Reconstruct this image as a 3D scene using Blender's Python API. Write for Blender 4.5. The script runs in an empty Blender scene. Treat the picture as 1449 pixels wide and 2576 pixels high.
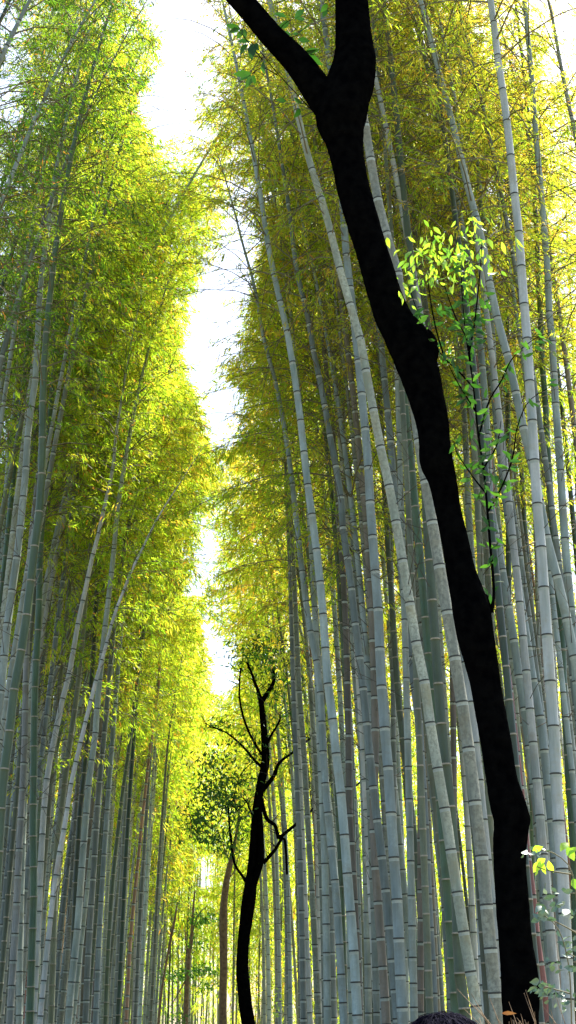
import bpy, math, random
import numpy as np
from mathutils import Vector

SC = bpy.context.scene
COL = SC.collection
rng = np.random.default_rng(7)
random.seed(7)

# ------------------------------------------------------------------ camera
F, CX, CY = 3720.0, 724.5, 1288.0
PITCH, YAW = math.radians(19.4), math.radians(2.8)
CAM = np.array([0.0, 0.0, 1.6])
RT = np.array([math.cos(YAW), -math.sin(YAW), 0.0])
HZ = np.array([math.sin(YAW), math.cos(YAW), 0.0])
ZZ = np.array([0.0, 0.0, 1.0])
FW = HZ * math.cos(PITCH) + ZZ * math.sin(PITCH)
UP = ZZ * math.cos(PITCH) - HZ * math.sin(PITCH)
cd = bpy.data.cameras.new("camera")
cam = bpy.data.objects.new("camera", cd)
COL.objects.link(cam)
cam.location = CAM
cam.rotation_euler = (math.radians(90) + PITCH, 0, -YAW)
cd.sensor_fit = 'VERTICAL'
cd.sensor_height = 24
cd.lens = 24 * F / 2576
cd.clip_end = 2000
SC.camera = cam


def unproj(x, y, Y):
    """the point seen at (x, y) of the photograph at the distance Y along the path"""
    d = FW + RT * (x - CX) / F + UP * (CY - y) / F
    return CAM + d * (Y / d[1])


def proj(P):
    d = P - CAM
    w = d @ FW
    w = np.where(w < 0.1, 0.1, w)
    return np.stack([CX + F * (d @ RT) / w, CY - F * (d @ UP) / w], -1), w


# ------------------------------------------------------------------ materials
def newmat(name):
    m = bpy.data.materials.new(name)
    m.use_nodes = True
    nt = m.node_tree
    nt.nodes.clear()
    out = nt.nodes.new('ShaderNodeOutputMaterial')
    return m, nt, out


def ramp(nt, pts):
    r = nt.nodes.new('ShaderNodeValToRGB')
    e = r.color_ramp.elements
    e[0].position, e[0].color = pts[0][0], (*pts[0][1], 1)
    e[1].position, e[1].color = pts[-1][0], (*pts[-1][1], 1)
    for p, c in pts[1:-1]:
        n = e.new(p)
        n.color = (*c, 1)
    return r


def culm_mat(name, col, mott=0.35, spots=0.0, rough=0.55):
    m, nt, out = newmat(name)
    N, L = nt.nodes.new, nt.links.new
    b = N('ShaderNodeBsdfPrincipled')
    b.inputs['Roughness'].default_value = rough
    tc = N('ShaderNodeTexCoord')
    oi = N('ShaderNodeObjectInfo')
    mp = N('ShaderNodeMapping')
    mp.inputs['Scale'].default_value = (9, 9, 1.6)
    L(tc.outputs['Object'], mp.inputs['Vector'])
    n1 = N('ShaderNodeTexNoise')
    n1.inputs['Scale'].default_value = 1.0
    n1.inputs['Detail'].default_value = 5
    L(mp.outputs[0], n1.inputs['Vector'])
    n2 = N('ShaderNodeTexNoise')
    n2.inputs['Scale'].default_value = 26.0
    n2.inputs['Detail'].default_value = 4
    n2.inputs['Roughness'].default_value = 0.65
    L(tc.outputs['Object'], n2.inputs['Vector'])
    mp2 = N('ShaderNodeMapping')
    mp2.inputs['Scale'].default_value = (60, 60, 1.0)
    L(tc.outputs['Object'], mp2.inputs['Vector'])
    n3 = N('ShaderNodeTexNoise')
    n3.inputs['Scale'].default_value = 1.0
    L(mp2.outputs[0], n3.inputs['Vector'])
    c = np.array(col)
    dark = c * (1 - mott) * np.array([0.9, 1.0, 0.95])
    lite = np.minimum(c * (1 + mott), 0.75)
    r1 = ramp(nt, [(0.32, tuple(dark)), (0.52, tuple(c)), (0.7, tuple(lite))])
    L(n1.outputs['Fac'], r1.inputs['Fac'])
    mx = N('ShaderNodeMix')
    mx.data_type = 'RGBA'
    r2 = ramp(nt, [(0.42, (0, 0, 0)), (0.62, (1, 1, 1))])
    L(n2.outputs['Fac'], r2.inputs['Fac'])
    ma = N('ShaderNodeMath')
    ma.operation = 'MULTIPLY'
    ma.inputs[1].default_value = 0.35 + spots
    L(r2.outputs[0], ma.inputs[0])
    L(ma.outputs[0], mx.inputs['Factor'])
    L(r1.outputs[0], mx.inputs['A'])
    mx.inputs['B'].default_value = (*(c * (0.62 if spots else 0.78)), 1)
    hs = N('ShaderNodeHueSaturation')
    mr = N('ShaderNodeMapRange')
    mr.inputs['To Min'].default_value = 0.55
    mr.inputs['To Max'].default_value = 1.3
    L(oi.outputs['Random'], mr.inputs['Value'])
    ma2 = N('ShaderNodeMath')
    ma2.operation = 'MULTIPLY_ADD'
    ma2.inputs[1].default_value = 0.3
    ma2.inputs[2].default_value = -0.15
    L(n3.outputs['Fac'], ma2.inputs[0])
    ad = N('ShaderNodeMath')
    ad.operation = 'ADD'
    L(mr.outputs[0], ad.inputs[0])
    L(ma2.outputs[0], ad.inputs[1])
    L(ad.outputs[0], hs.inputs['Value'])
    n4 = N('ShaderNodeTexNoise')
    n4.inputs['Scale'].default_value = 2.3
    n4.inputs['Detail'].default_value = 6
    n4.inputs['Roughness'].default_value = 0.7
    L(tc.outputs['Object'], n4.inputs['Vector'])
    r4 = ramp(nt, [(0.52, (0, 0, 0)), (0.68, (0.65, 0.65, 0.65))])
    L(n4.outputs['Fac'], r4.inputs['Fac'])
    mx4 = N('ShaderNodeMix')
    mx4.data_type = 'RGBA'
    L(r4.outputs[0], mx4.inputs['Factor'])
    L(mx.outputs['Result'], mx4.inputs['A'])
    mx4.inputs['B'].default_value = (c[0] * 0.75 + 0.01, c[1] * 0.66, c[2] * 0.45, 1)
    mh = N('ShaderNodeMath')
    mh.operation = 'MULTIPLY_ADD'
    mh.inputs[1].default_value = 7.31
    mh.inputs[2].default_value = 0.0
    L(oi.outputs['Random'], mh.inputs[0])
    fr = N('ShaderNodeMath')
    fr.operation = 'FRACT'
    L(mh.outputs[0], fr.inputs[0])
    mrh = N('ShaderNodeMapRange')
    mrh.inputs['To Min'].default_value = 0.455
    mrh.inputs['To Max'].default_value = 0.53
    L(fr.outputs[0], mrh.inputs['Value'])
    L(mrh.outputs[0], hs.inputs['Hue'])
    L(mx4.outputs['Result'], hs.inputs['Color'])
    L(hs.outputs[0], b.inputs['Base Color'])
    bp = N('ShaderNodeBump')
    bp.inputs['Strength'].default_value = 0.12
    bp.inputs['Distance'].default_value = 0.01
    L(n3.outputs['Fac'], bp.inputs['Height'])
    L(bp.outputs[0], b.inputs['Normal'])
    L(b.outputs[0], out.inputs[0])
    return m


def plain_mat(name, a, b_, scale=8, rough=0.8, bump=0.0, detail=6, spec=0.5):
    m, nt, out = newmat(name)
    N, L = nt.nodes.new, nt.links.new
    b = N('ShaderNodeBsdfPrincipled')
    b.inputs['Roughness'].default_value = rough
    b.inputs['Specular IOR Level'].default_value = spec
    tc = N('ShaderNodeTexCoord')
    n = N('ShaderNodeTexNoise')
    n.inputs['Scale'].default_value = scale
    n.inputs['Detail'].default_value = detail
    L(tc.outputs['Object'], n.inputs['Vector'])
    r = ramp(nt, [(0.35, a), (0.65, b_)])
    L(n.outputs['Fac'], r.inputs['Fac'])
    L(r.outputs[0], b.inputs['Base Color'])
    if bump:
        bp = N('ShaderNodeBump')
        bp.inputs['Strength'].default_value = bump
        bp.inputs['Distance'].default_value = 0.03
        L(n.outputs['Fac'], bp.inputs['Height'])
        L(bp.outputs[0], b.inputs['Normal'])
    L(b.outputs[0], out.inputs[0])
    return m


def leaf_mat(name, stops, trans=0.55, tboost=1.5, gloss=0.06, rough=0.45):
    """leaf blades: part of the light is reflected, part shines through; the blade's own colour varies by blade"""
    m, nt, out = newmat(name)
    N, L = nt.nodes.new, nt.links.new
    at = N('ShaderNodeAttribute')
    at.attribute_name = 'v'
    r = ramp(nt, stops)
    L(at.outputs['Fac'], r.inputs['Fac'])
    d = N('ShaderNodeBsdfDiffuse')
    L(r.outputs[0], d.inputs['Color'])
    t = N('ShaderNodeBsdfTranslucent')
    mul = N('ShaderNodeMix')
    mul.data_type = 'RGBA'
    mul.blend_type = 'MULTIPLY'
    mul.clamp_result = False
    mul.inputs['Factor'].default_value = 1
    L(r.outputs[0], mul.inputs['A'])
    mul.inputs['B'].default_value = (tboost * 1.08, tboost, tboost * 0.75, 1)
    L(mul.outputs['Result'], t.inputs['Color'])
    mx = N('ShaderNodeMixShader')
    mx.inputs[0].default_value = trans
    L(d.outputs[0], mx.inputs[1])
    L(t.outputs[0], mx.inputs[2])
    g = N('ShaderNodeBsdfGlossy')
    g.inputs['Roughness'].default_value = rough
    g.inputs['Color'].default_value = (0.9, 0.9, 0.9, 1)
    mg = N('ShaderNodeMixShader')
    mg.inputs[0].default_value = gloss
    L(mx.outputs[0], mg.inputs[1])
    L(g.outputs[0], mg.inputs[2])
    L(mg.outputs[0], out.inputs[0])
    return m


CULM = {
    'grey':   culm_mat('culm_grey', (0.235, 0.285, 0.235), 0.35),
    'blue':   culm_mat('culm_blue_grey', (0.235, 0.30, 0.27), 0.35),
    'pale':   culm_mat('culm_pale', (0.40, 0.43, 0.38), 0.3),
    'spot':   culm_mat('culm_spotted', (0.29, 0.335, 0.245), 0.35, 0.6, 0.7),
    'green':  culm_mat('culm_green', (0.055, 0.095, 0.04), 0.25, 0, 0.4),
    'olive':  culm_mat('culm_olive', (0.13, 0.17, 0.10), 0.35),
    'orange': culm_mat('culm_dead_orange', (0.36, 0.21, 0.12), 0.3),
    'brown':  culm_mat('culm_brownish', (0.20, 0.18, 0.13), 0.3),
}
M_NODE = plain_mat('node_dark', (0.03, 0.035, 0.03), (0.06, 0.065, 0.05), 30)
M_NODEP = plain_mat('node_pale', (0.24, 0.23, 0.17), (0.40, 0.37, 0.28), 30)
M_WAX = plain_mat('node_wax', (0.30, 0.36, 0.31), (0.38, 0.44, 0.38), 30)
M_TWIG = plain_mat('twig', (0.10, 0.10, 0.05), (0.20, 0.18, 0.09), 5)
M_TWIGD = plain_mat('bare_twig', (0.035, 0.03, 0.02), (0.09, 0.075, 0.045), 5)
LEAFSTOPS = [(0.0, (0.030, 0.085, 0.006)), (0.35, (0.13, 0.27, 0.014)), (0.6, (0.27, 0.37, 0.022)),
             (0.82, (0.39, 0.35, 0.035)), (0.93, (0.42, 0.26, 0.035)), (1.0, (0.42, 0.15, 0.03))]
M_LEAF = leaf_mat('bamboo_leaf', LEAFSTOPS, 0.70, 2.05, 0.02)
M_BROAD = leaf_mat('broad_leaf', [(0.0, (0.010, 0.045, 0.006)), (0.5, (0.025, 0.10, 0.010)), (1.0, (0.07, 0.20, 0.015))], 0.4, 1.6, 0.025)
M_LIME = leaf_mat('young_sunlit_leaf', [(0.0, (0.08, 0.24, 0.012)), (0.4, (0.22, 0.44, 0.02)), (1.0, (0.40, 0.62, 0.04))], 0.55, 1.45, 0.06)  # young leaves; the sun on the shoot's top is put into the lime
M_SHRUB = leaf_mat('shrub_leaf', [(0.0, (0.04, 0.10, 0.05)), (0.7, (0.07, 0.15, 0.08)), (1.0, (0.17, 0.26, 0.19))], 0.25, 1.2, 0.10)  # bluish pallor is the sky's reflection, put into the leaf colour
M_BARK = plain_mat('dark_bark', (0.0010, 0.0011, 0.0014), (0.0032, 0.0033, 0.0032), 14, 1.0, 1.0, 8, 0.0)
M_BARKB = plain_mat('brown_bark', (0.10, 0.065, 0.03), (0.20, 0.14, 0.07), 12, 0.9, 0.6)
M_BRUSH = plain_mat('dry_brush', (0.16, 0.10, 0.05), (0.34, 0.24, 0.14), 20, 0.9)
M_DRY = plain_mat('dry_orange_leaf', (0.65, 0.20, 0.03), (0.8, 0.30, 0.05), 20, 0.7)
M_LITTER = plain_mat('leaf_litter', (0.10, 0.075, 0.04), (0.24, 0.19, 0.10), 6, 0.95, 0.5)
M_PATH = plain_mat('path_surface', (0.12, 0.115, 0.105), (0.18, 0.17, 0.155), 3, 0.9, 0.2)
M_SKIN = plain_mat('skin', (0.55, 0.36, 0.27), (0.60, 0.40, 0.30), 5, 0.5)
M_HAIR = plain_mat('hair_black', (0.003, 0.003, 0.008), (0.008, 0.007, 0.020), 60, 0.95, 0, 6, 0.05)
M_JACKET = plain_mat('jacket_navy', (0.02, 0.025, 0.05), (0.03, 0.035, 0.06), 20, 0.85)
M_TROUSER = plain_mat('trousers_grey', (0.05, 0.05, 0.055), (0.07, 0.07, 0.075), 20, 0.9)
M_SHOE = plain_mat('shoe_black', (0.015, 0.015, 0.015), (0.03, 0.03, 0.03), 10, 0.6)


# ------------------------------------------------------------------ mesh helpers
class MB:
    def __init__(self):
        self.v, self.q, self.m, self.a, self.n = [], [], [], [], 0

    def add(self, verts, quads, mat=0, att=0.5):
        verts = np.asarray(verts, float).reshape(-1, 3)
        quads = np.asarray(quads, int).reshape(-1, 4)
        self.v.append(verts)
        self.q.append(quads + self.n)
        self.m.append(np.full(len(quads), mat) if np.isscalar(mat) else np.asarray(mat))
        self.a.append(np.full(len(quads), att) if np.isscalar(att) else np.asarray(att))
        self.n += len(verts)

    def build(self, name, mats, parent=None, origin=(0, 0, 0), smooth=True):
        V = np.concatenate(self.v) - np.array(origin, float)
        Q = np.concatenate(self.q)
        me = bpy.data.meshes.new(name)
        me.vertices.add(len(V))
        me.vertices.foreach_set('co', V.astype(np.float32).ravel())
        me.loops.add(len(Q) * 4)
        me.loops.foreach_set('vertex_index', Q.astype(np.int32).ravel())
        me.polygons.add(len(Q))
        me.polygons.foreach_set('loop_start', (np.arange(len(Q)) * 4).astype(np.int32))
        me.polygons.foreach_set('material_index', np.concatenate(self.m).astype(np.int32))
        if smooth:
            me.polygons.foreach_set('use_smooth', np.ones(len(Q), bool))
        at = me.attributes.new('v', 'FLOAT', 'FACE')
        at.data.foreach_set('value', np.concatenate(self.a).astype(np.float32))
        me.update(calc_edges=True)
        for m in mats:
            me.materials.append(m)
        o = bpy.data.objects.new(name, me)
        COL.objects.link(o)
        if parent is None:
            o.location = origin
        else:
            o.parent = parent
            o.location = np.array(origin, float) - np.array(parent.location)
        return o


def empty(name, loc, label=None, cat=None, group=None, kind=None):
    o = bpy.data.objects.new(name, None)
    COL.objects.link(o)
    o.location = loc
    o.empty_display_size = 0.2
    tag(o, label, cat, group, kind)
    return o


def tag(o, label=None, cat=None, group=None, kind=None):
    for k, v in (('label', label), ('category', cat), ('group', group), ('kind', kind)):
        if v:
            o[k] = v
    return o


def unit(a):
    return a / np.maximum(np.linalg.norm(a, axis=-1, keepdims=True), 1e-9)


def spline(P, n):
    """Catmull-Rom through P, n points spread evenly by length"""
    P = np.asarray(P, float)
    A = np.vstack([2 * P[0] - P[1], P, 2 * P[-1] - P[-2]])
    out = []
    for i in range(len(P) - 1):
        p0, p1, p2, p3 = A[i:i + 4]
        t = np.linspace(0, 1, 24, endpoint=False)[:, None]
        out.append(0.5 * (2 * p1 + (p2 - p0) * t + (2 * p0 - 5 * p1 + 4 * p2 - p3) * t ** 2 + (3 * p1 - p0 - 3 * p2 + p3) * t ** 3))
    D = np.vstack(out + [P[-1:]])
    s = np.concatenate([[0], np.cumsum(np.linalg.norm(np.diff(D[:, :3], axis=0), axis=1))])
    q = np.linspace(0, s[-1], n)
    return np.stack([np.interp(q, s, D[:, k]) for k in range(D.shape[1])], -1), s[-1]


def tubes(P, R, sides=3):
    """many tubes at once: P (n,k,3), R (n,k)"""
    n, k, _ = P.shape
    T = np.gradient(P, axis=1)
    T = unit(T)
    ref = np.where(np.abs(T[:, :1, 2:3]) > 0.9, np.array([1.0, 0, 0]), np.array([0, 0, 1.0]))
    A = unit(np.cross(T, np.broadcast_to(ref, T.shape)))
    B = np.cross(T, A)
    th = np.arange(sides) * 2 * math.pi / sides
    ring = A[:, :, None] * np.cos(th)[None, None, :, None] + B[:, :, None] * np.sin(th)[None, None, :, None]
    V = P[:, :, None] + ring * R[:, :, None, None]
    idx = np.arange(n * k * sides).reshape(n, k, sides)
    a, b = idx[:, :-1], idx[:, 1:]
    Q = np.stack([a, np.roll(a, -1, 2), np.roll(b, -1, 2), b], -1).reshape(-1, 4)
    return V.reshape(-1, 3), Q


# ------------------------------------------------------------------ openings in the canopy (where twigs do not reach)
def inside(poly, X, Y):
    poly = np.array(poly, float)
    r = np.zeros(X.shape, bool)
    j = len(poly) - 1
    for i in range(len(poly)):
        xi, yi, xj, yj = *poly[i], *poly[j]
        c = ((yi > Y) != (yj > Y)) & (X < (xj - xi) * (Y - yi) / (yj - yi + 1e-9) + xi)
        r ^= c
        j = i
    return r


GAPS = [
    ([(385, -300), (500, -300), (498, 60), (478, 140), (492, 230), (500, 290), (480, 335), (425, 352), (385, 335), (352, 285), (345, 240), (400, 190), (398, 90), (378, 0)], 1.0),
    ([(500, 30), (560, 20), (540, 110), (480, 160)], 0.4),
    ([(575, 560), (600, 535), (640, 560), (680, 600), (655, 650), (640, 730), (610, 850), (560, 900), (545, 960), (510, 985), (470, 965), (455, 900), (462, 820), (480, 750), (500, 690), (540, 640)], 0.93),
    ([(480, 960), (560, 940), (630, 1000), (600, 1120), (530, 1130), (500, 1040)], 0.8),
    ([(560, 290), (610, 300), (600, 500), (640, 560), (560, 580), (590, 420)], 0.4),
    ([(340, 350), (420, 380), (480, 450), (440, 520), (380, 450)], 0.25),
    ([(480, 1270), (520, 1310), (560, 1350), (540, 1430), (500, 1500), (455, 1500), (480, 1420), (500, 1360)], 0.85),
    ([(490, 1520), (545, 1590), (600, 1640), (600, 1720), (570, 1750), (525, 1740), (520, 1660), (505, 1590)], 0.98),
    ([(500, 2150), (530, 2150), (545, 2200), (530, 2240), (495, 2230)], 0.8),
    ([(1050, 60), (1100, 60), (1110, 180), (1060, 190)], 0.5),
    ([(1180, 60), (1300, 40), (1330, 160), (1240, 190), (1190, 120)], 0.5),
    ([(1215, 440), (1300, 440), (1290, 570), (1225, 560)], 0.6),
    ([(1330, 0), (1449, -20), (1449, 160), (1370, 190)], 0.25),
    ([(0, 40), (40, 20), (60, 120), (40, 330), (0, 330)], 0.6),
    ([(0, 960), (30, 960), (30, 1140), (0, 1160)], 0.6),
    ([(720, 0), (830, 0), (830, 90), (740, 60)], 0.4),
    ([(1380, 300), (1449, 300), (1449, 420), (1400, 420)], 0.3),
]


def keep_mask(P, r):
    """which twigs stay: none in the openings"""
    S, w = proj(P)
    k = np.ones(len(P), bool)
    rr = r.random(len(P))
    for poly, p in GAPS:
        k &= ~(inside(poly, S[:, 0], S[:, 1]) & (rr < p))
    return k, S, w


# ------------------------------------------------------------------ bamboo
def internodes(S, dia):
    k = dia / 0.12
    s, out = 0.12, []
    while s < S - 0.1:
        out.append(s)
        u = s / S
        s += k * (0.16 + 0.30 * min(1, s / 3.0)) * (1 - 0.45 * max(0, u - 0.6) / 0.4) * random.uniform(0.9, 1.1)
    return out


def culm_mesh(mb, P, S, dia, sides, nodes, detail):
    """P: (n,3) evenly spaced centre line"""
    n = len(P)
    sp = np.linspace(0, S, n)
    prof = []                                   # (s, radius factor, material of the band that starts here)
    last = 0.0
    for sn in nodes:
        if detail:
            prof += [(sn - 0.045, 1.0, 2), (sn - 0.010, 1.02, 1), (sn - 0.001, 1.10, 1), (sn + 0.009, 1.0, 0)]
        else:
            prof += [(sn - 0.012, 1.0, 1), (sn + 0.010, 1.05, 0)]
    prof = [(0, 1.0, 0)] + [p for p in prof if p[0] > 0.02] + [(S, 1.0, 0)]
    prof.sort(key=lambda p: p[0])
    s = np.array([p[0] for p in prof])
    C = np.stack([np.interp(s, sp, P[:, k]) for k in range(3)], -1)
    T = np.stack([np.interp(s, sp, np.gradient(P[:, k])) for k in range(3)], -1)
    T = unit(T)
    u = s / S
    R = dia / 2 * (1 - 0.30 * u - 0.62 * u ** 3) * np.array([p[1] for p in prof])
    A = unit(np.cross(T, np.array([0.0, 1.0, 0.0])))
    B = np.cross(T, A)
    th = np.arange(sides) * 2 * math.pi / sides
    ring = A[:, None] * np.cos(th)[None, :, None] + B[:, None] * np.sin(th)[None, :, None]
    V = C[:, None] + ring * R[:, None, None]
    idx = np.arange(len(s) * sides).reshape(len(s), sides)
    a, b = idx[:-1], idx[1:]
    Q = np.stack([a, np.roll(a, -1, 1), np.roll(b, -1, 1), b], -1)
    mats = np.repeat(np.array([p[2] for p in prof[:-1]]), sides)
    mb.add(V.reshape(-1, 3), Q.reshape(-1, 4), mats)


def foliage(mb, base, L, tang, r, hue, m_leaf=1, twig=True, per_twig=10, size=1.0, trunc=True, twmat=0):
    """leaf sprays on twigs that start at base with direction tang and length L"""
    k, S, w = keep_mask(base + tang * L[:, None] * 0.6, r)
    vis = (S[:, 0] > -180) & (S[:, 0] < 1630) & (S[:, 1] > -180) & (S[:, 1] < 2700)
    if trunc:
        k &= vis | (r.random(len(k)) < 0.22)
    base, L, tang, vis, hue = base[k], L[k], tang[k], vis[k], hue[k]
    n = len(base)
    if n == 0:
        return
    if twig:
        PP = base[:, None] + tang[:, None] * (L[:, None, None] * np.array([0, 0.55, 1.0])[None, :, None])
        PP[:, 2, 2] -= 0.06 * L
        RR = np.array([0.004, 0.003, 0.0015])[None] * np.ones((n, 1))
        V, Q = tubes(PP, RR, 3)
        mb.add(V, Q, twmat)
    m = per_twig
    t = r.random((n, m)) ** 0.7
    C = base[:, None] + tang[:, None] * (L[:, None] * t)[..., None] + r.normal(0, 0.035, (n, m, 3)) * size
    C[..., 2] -= 0.06 * L[:, None] * t * t
    D = unit(tang[:, None] * 0.9 + r.normal(0, 0.42, (n, m, 3)) + np.array([0, 0, -0.45]))
    ln = (0.085 + 0.075 * r.random((n, m))) * size
    wd = ln * (0.075 + 0.03 * r.random((n, m)))
    big = np.where(vis, 1.0, 2.3)[:, None]
    ln, wd = ln * big, wd * big
    N0 = unit(r.normal(0, 0.8, (n, m, 3)) + np.array([0, 0, 0.8]))
    W = unit(np.cross(D, N0))
    mid = C + D * (ln * 0.42)[..., None]
    tip = C + D * ln[..., None]
    tip[..., 2] -= ln * 0.18
    V = np.stack([C, mid + W * wd[..., None], tip, mid - W * wd[..., None]], -2).reshape(-1, 3)
    Q = np.arange(n * m * 4).reshape(-1, 4)
    h = np.clip(hue[:, None] + r.normal(0, 0.10, (n, m)), 0, 0.9)
    h = np.where(r.random((n, m)) < 0.025, 0.97, h)
    mb.add(V, Q, m_leaf, h.ravel())


def crown_mesh(mb, P, S, zs, r, hue0, near, Lmax=1.9, twigs=7, per=10, size=1.0, lean=(0, 0)):
    """branches and leaves from arc length zs up"""
    nodes = np.arange(zs, S - 0.15, 0.30)
    sp = np.linspace(0, S, len(P))
    u = (nodes - zs) / (S - zs)
    rep = 2
    u = np.repeat(u, rep)
    s = np.repeat(nodes, rep)
    k = r.random(len(s)) < np.clip(0.45 + u * 1.6, 0, 1)
    u, s = u[k], s[k]
    n = len(s)
    C = np.stack([np.interp(s, sp, P[:, j]) for j in range(3)], -1)
    az = np.arange(n) * 2.6 + r.normal(0, 0.7, n)
    O = np.stack([np.cos(az), np.sin(az), np.zeros(n)], -1)
    el = np.radians(28 + 30 * u + r.normal(0, 8, n))
    L = (Lmax * (0.55 + 0.45 * np.minimum(1, u * 4)) * (1 - u) ** 0.45 + 0.35) * r.uniform(0.65, 1.15, n)
    t = np.linspace(0, 1, 5)
    D = O * np.cos(el)[:, None] + ZZ * np.sin(el)[:, None]
    PP = C[:, None] + D[:, None] * (L[:, None] * t)[..., None]
    PP[..., 2] -= (L[:, None] * 0.50 * t ** 2)
    RR = (0.0105 * (L / 1.8))[:, None] * (1 - 0.8 * t)[None] + 0.0012
    V, Q = tubes(PP, RR, 3)
    mb.add(V, Q, 0)
    # bare side branches below the leafy part
    nb = r.integers(6, 13)
    sb = zs - r.uniform(0.1, 4.5, nb)
    Cb = np.stack([np.interp(sb, sp, P[:, j]) for j in range(3)], -1)
    ab = r.uniform(0, 6.28, nb)
    eb = np.radians(r.uniform(25, 60, nb))
    Db = np.stack([np.cos(ab) * np.cos(eb), np.sin(ab) * np.cos(eb), np.sin(eb)], -1)
    Lb = r.uniform(0.5, 1.6, nb)
    Pb = Cb[:, None] + Db[:, None] * (Lb[:, None] * t)[..., None]
    Pb[..., 2] -= Lb[:, None] * 0.2 * t ** 2
    V, Q = tubes(Pb, (0.006 * (1 - 0.75 * t))[None] * np.ones((nb, 1)), 3)
    mb.add(V, Q, 2)
    j = np.repeat(np.arange(nb), 3)
    tj = r.uniform(0.3, 0.9, nb * 3)
    b0 = Cb[j] + Db[j] * (Lb[j] * tj)[:, None]
    b0[:, 2] -= Lb[j] * 0.2 * tj ** 2
    d0 = unit(Db[j] + r.normal(0, 0.6, (nb * 3, 3)))
    l0 = r.uniform(0.2, 0.6, nb * 3)
    V, Q = tubes(b0[:, None] + d0[:, None] * (l0[:, None] * np.array([0, 1.0]))[..., None], np.array([.003, .001])[None] * np.ones((nb * 3, 1)), 3)
    mb.add(V, Q, 2)
    # twigs
    m = twigs
    tt = r.uniform(0.22, 1.0, (n, m))
    leafy = r.random((n, m)) < np.clip(0.25 + u[:, None] * 4.0, 0, 1)
    base = C[:, None] + D[:, None] * (L[:, None] * tt)[..., None]
    base[..., 2] -= L[:, None] * 0.5 * tt ** 2
    tan = D[:, None] * np.ones((1, m, 1))
    tan = tan.copy()
    tan[..., 2] -= tt * 1.0
    tan = unit(unit(tan) + r.normal(0, 0.62, (n, m, 3)) + np.array([0, 0, -0.12]))
    TL = r.uniform(0.22, 0.6, (n, m)) * (0.8 + 0.3 * size)
    hue = hue0 + r.normal(0, 0.07, (n, 1)) + r.normal(0, 0.05, (n, m)) + 0.10 * (u[:, None] - 0.4)
    f = leafy.ravel()
    foliage(mb, base.reshape(-1, 3)[f], TL.ravel()[f], tan.reshape(-1, 3)[f], r, hue.ravel()[f], 1, near, per, size)


NODEMATS = {'green': M_NODEP, 'olive': M_NODEP}
n_bamboo = 0


def bamboo(P, dia, colour, zs=None, label=None, group=None, hue=None, crown=True, lmax=1.9, dens=1.0, free=False):
    """P: coarse centre line from the ground to the tip"""
    global n_bamboo
    n_bamboo += 1
    P, S = spline(P, 60)
    if not free:
        xy, _ = proj(P)
        for i in range(24, 60):
            if any(p > 0.74 and inside(poly, xy[i:i + 1, 0], xy[i:i + 1, 1])[0] for poly, p in GAPS):
                P, S = spline(P[:max(i, 4)], 60)
                break
    if zs is not None:
        zs = min(zs, S * 0.72)
    base = P[0]
    r = np.random.default_rng(1000 + n_bamboo)
    Y = base[1]
    near = Y < 30
    root = empty('bamboo', base, label, 'bamboo', group)
    mb = MB()
    nodes = internodes(S, dia)
    culm_mesh(mb, P, S, dia, 12 if near else 8, nodes, Y < 45)
    node = NODEMATS.get(colour, M_NODE)
    mb.build('culm', [CULM[colour], node, M_WAX if node is M_NODE else CULM[colour]], root, base)
    if crown:
        if zs is None:
            zs = S * r.uniform(0.42, 0.52)
        if hue is None:
            hue = float(np.clip(r.normal(0.50, 0.10), 0.25, 0.75))
        cb = MB()
        far = Y > 42
        crown_mesh(cb, P, S, zs, r, hue, Y < 36, lmax, int((8 if not far else 6) * dens), 16 if not far else 9, (0.64 if Y < 20 else 0.76) if Y < 26 else (0.95 if not far else 1.6))
        cb.build('crown', [M_TWIG, M_LEAF, M_TWIGD], root, base, smooth=False)
    return root


def hero(w, dia, colour, pts, H=17.0, top=0.0, nod=0.6, **kw):
    """a stem traced through picture points (bottom to top); w its width there, which with dia gives its distance"""
    Y = dia * F / (0.943 * w)
    P = [unproj(x, y, Y) for x, y in pts]
    d = (P[1] - P[0])
    g = P[0] - d / d[2] * P[0][2]
    g[2] = 0
    if P[0][2] > 3:                             # straighten towards the root
        g = P[0] - (d / d[2]) * P[0][2] * 0.8
        g[2] = 0
    Q = [g] + P
    e = unit(P[-1] - P[-2])
    z = P[-1][2]
    side = 1 if g[0] < 0 else -1
    p = P[-1].copy()
    while z < H:
        st = min(2.0, max(0.8, H - z))
        e = unit(e + np.array([side * 0.045 * nod, 0.01, 0]))
        p = p + e * st
        z = p[2]
        Q.append(p.copy())
    return bamboo(np.array(Q), dia, colour, **kw)


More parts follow.
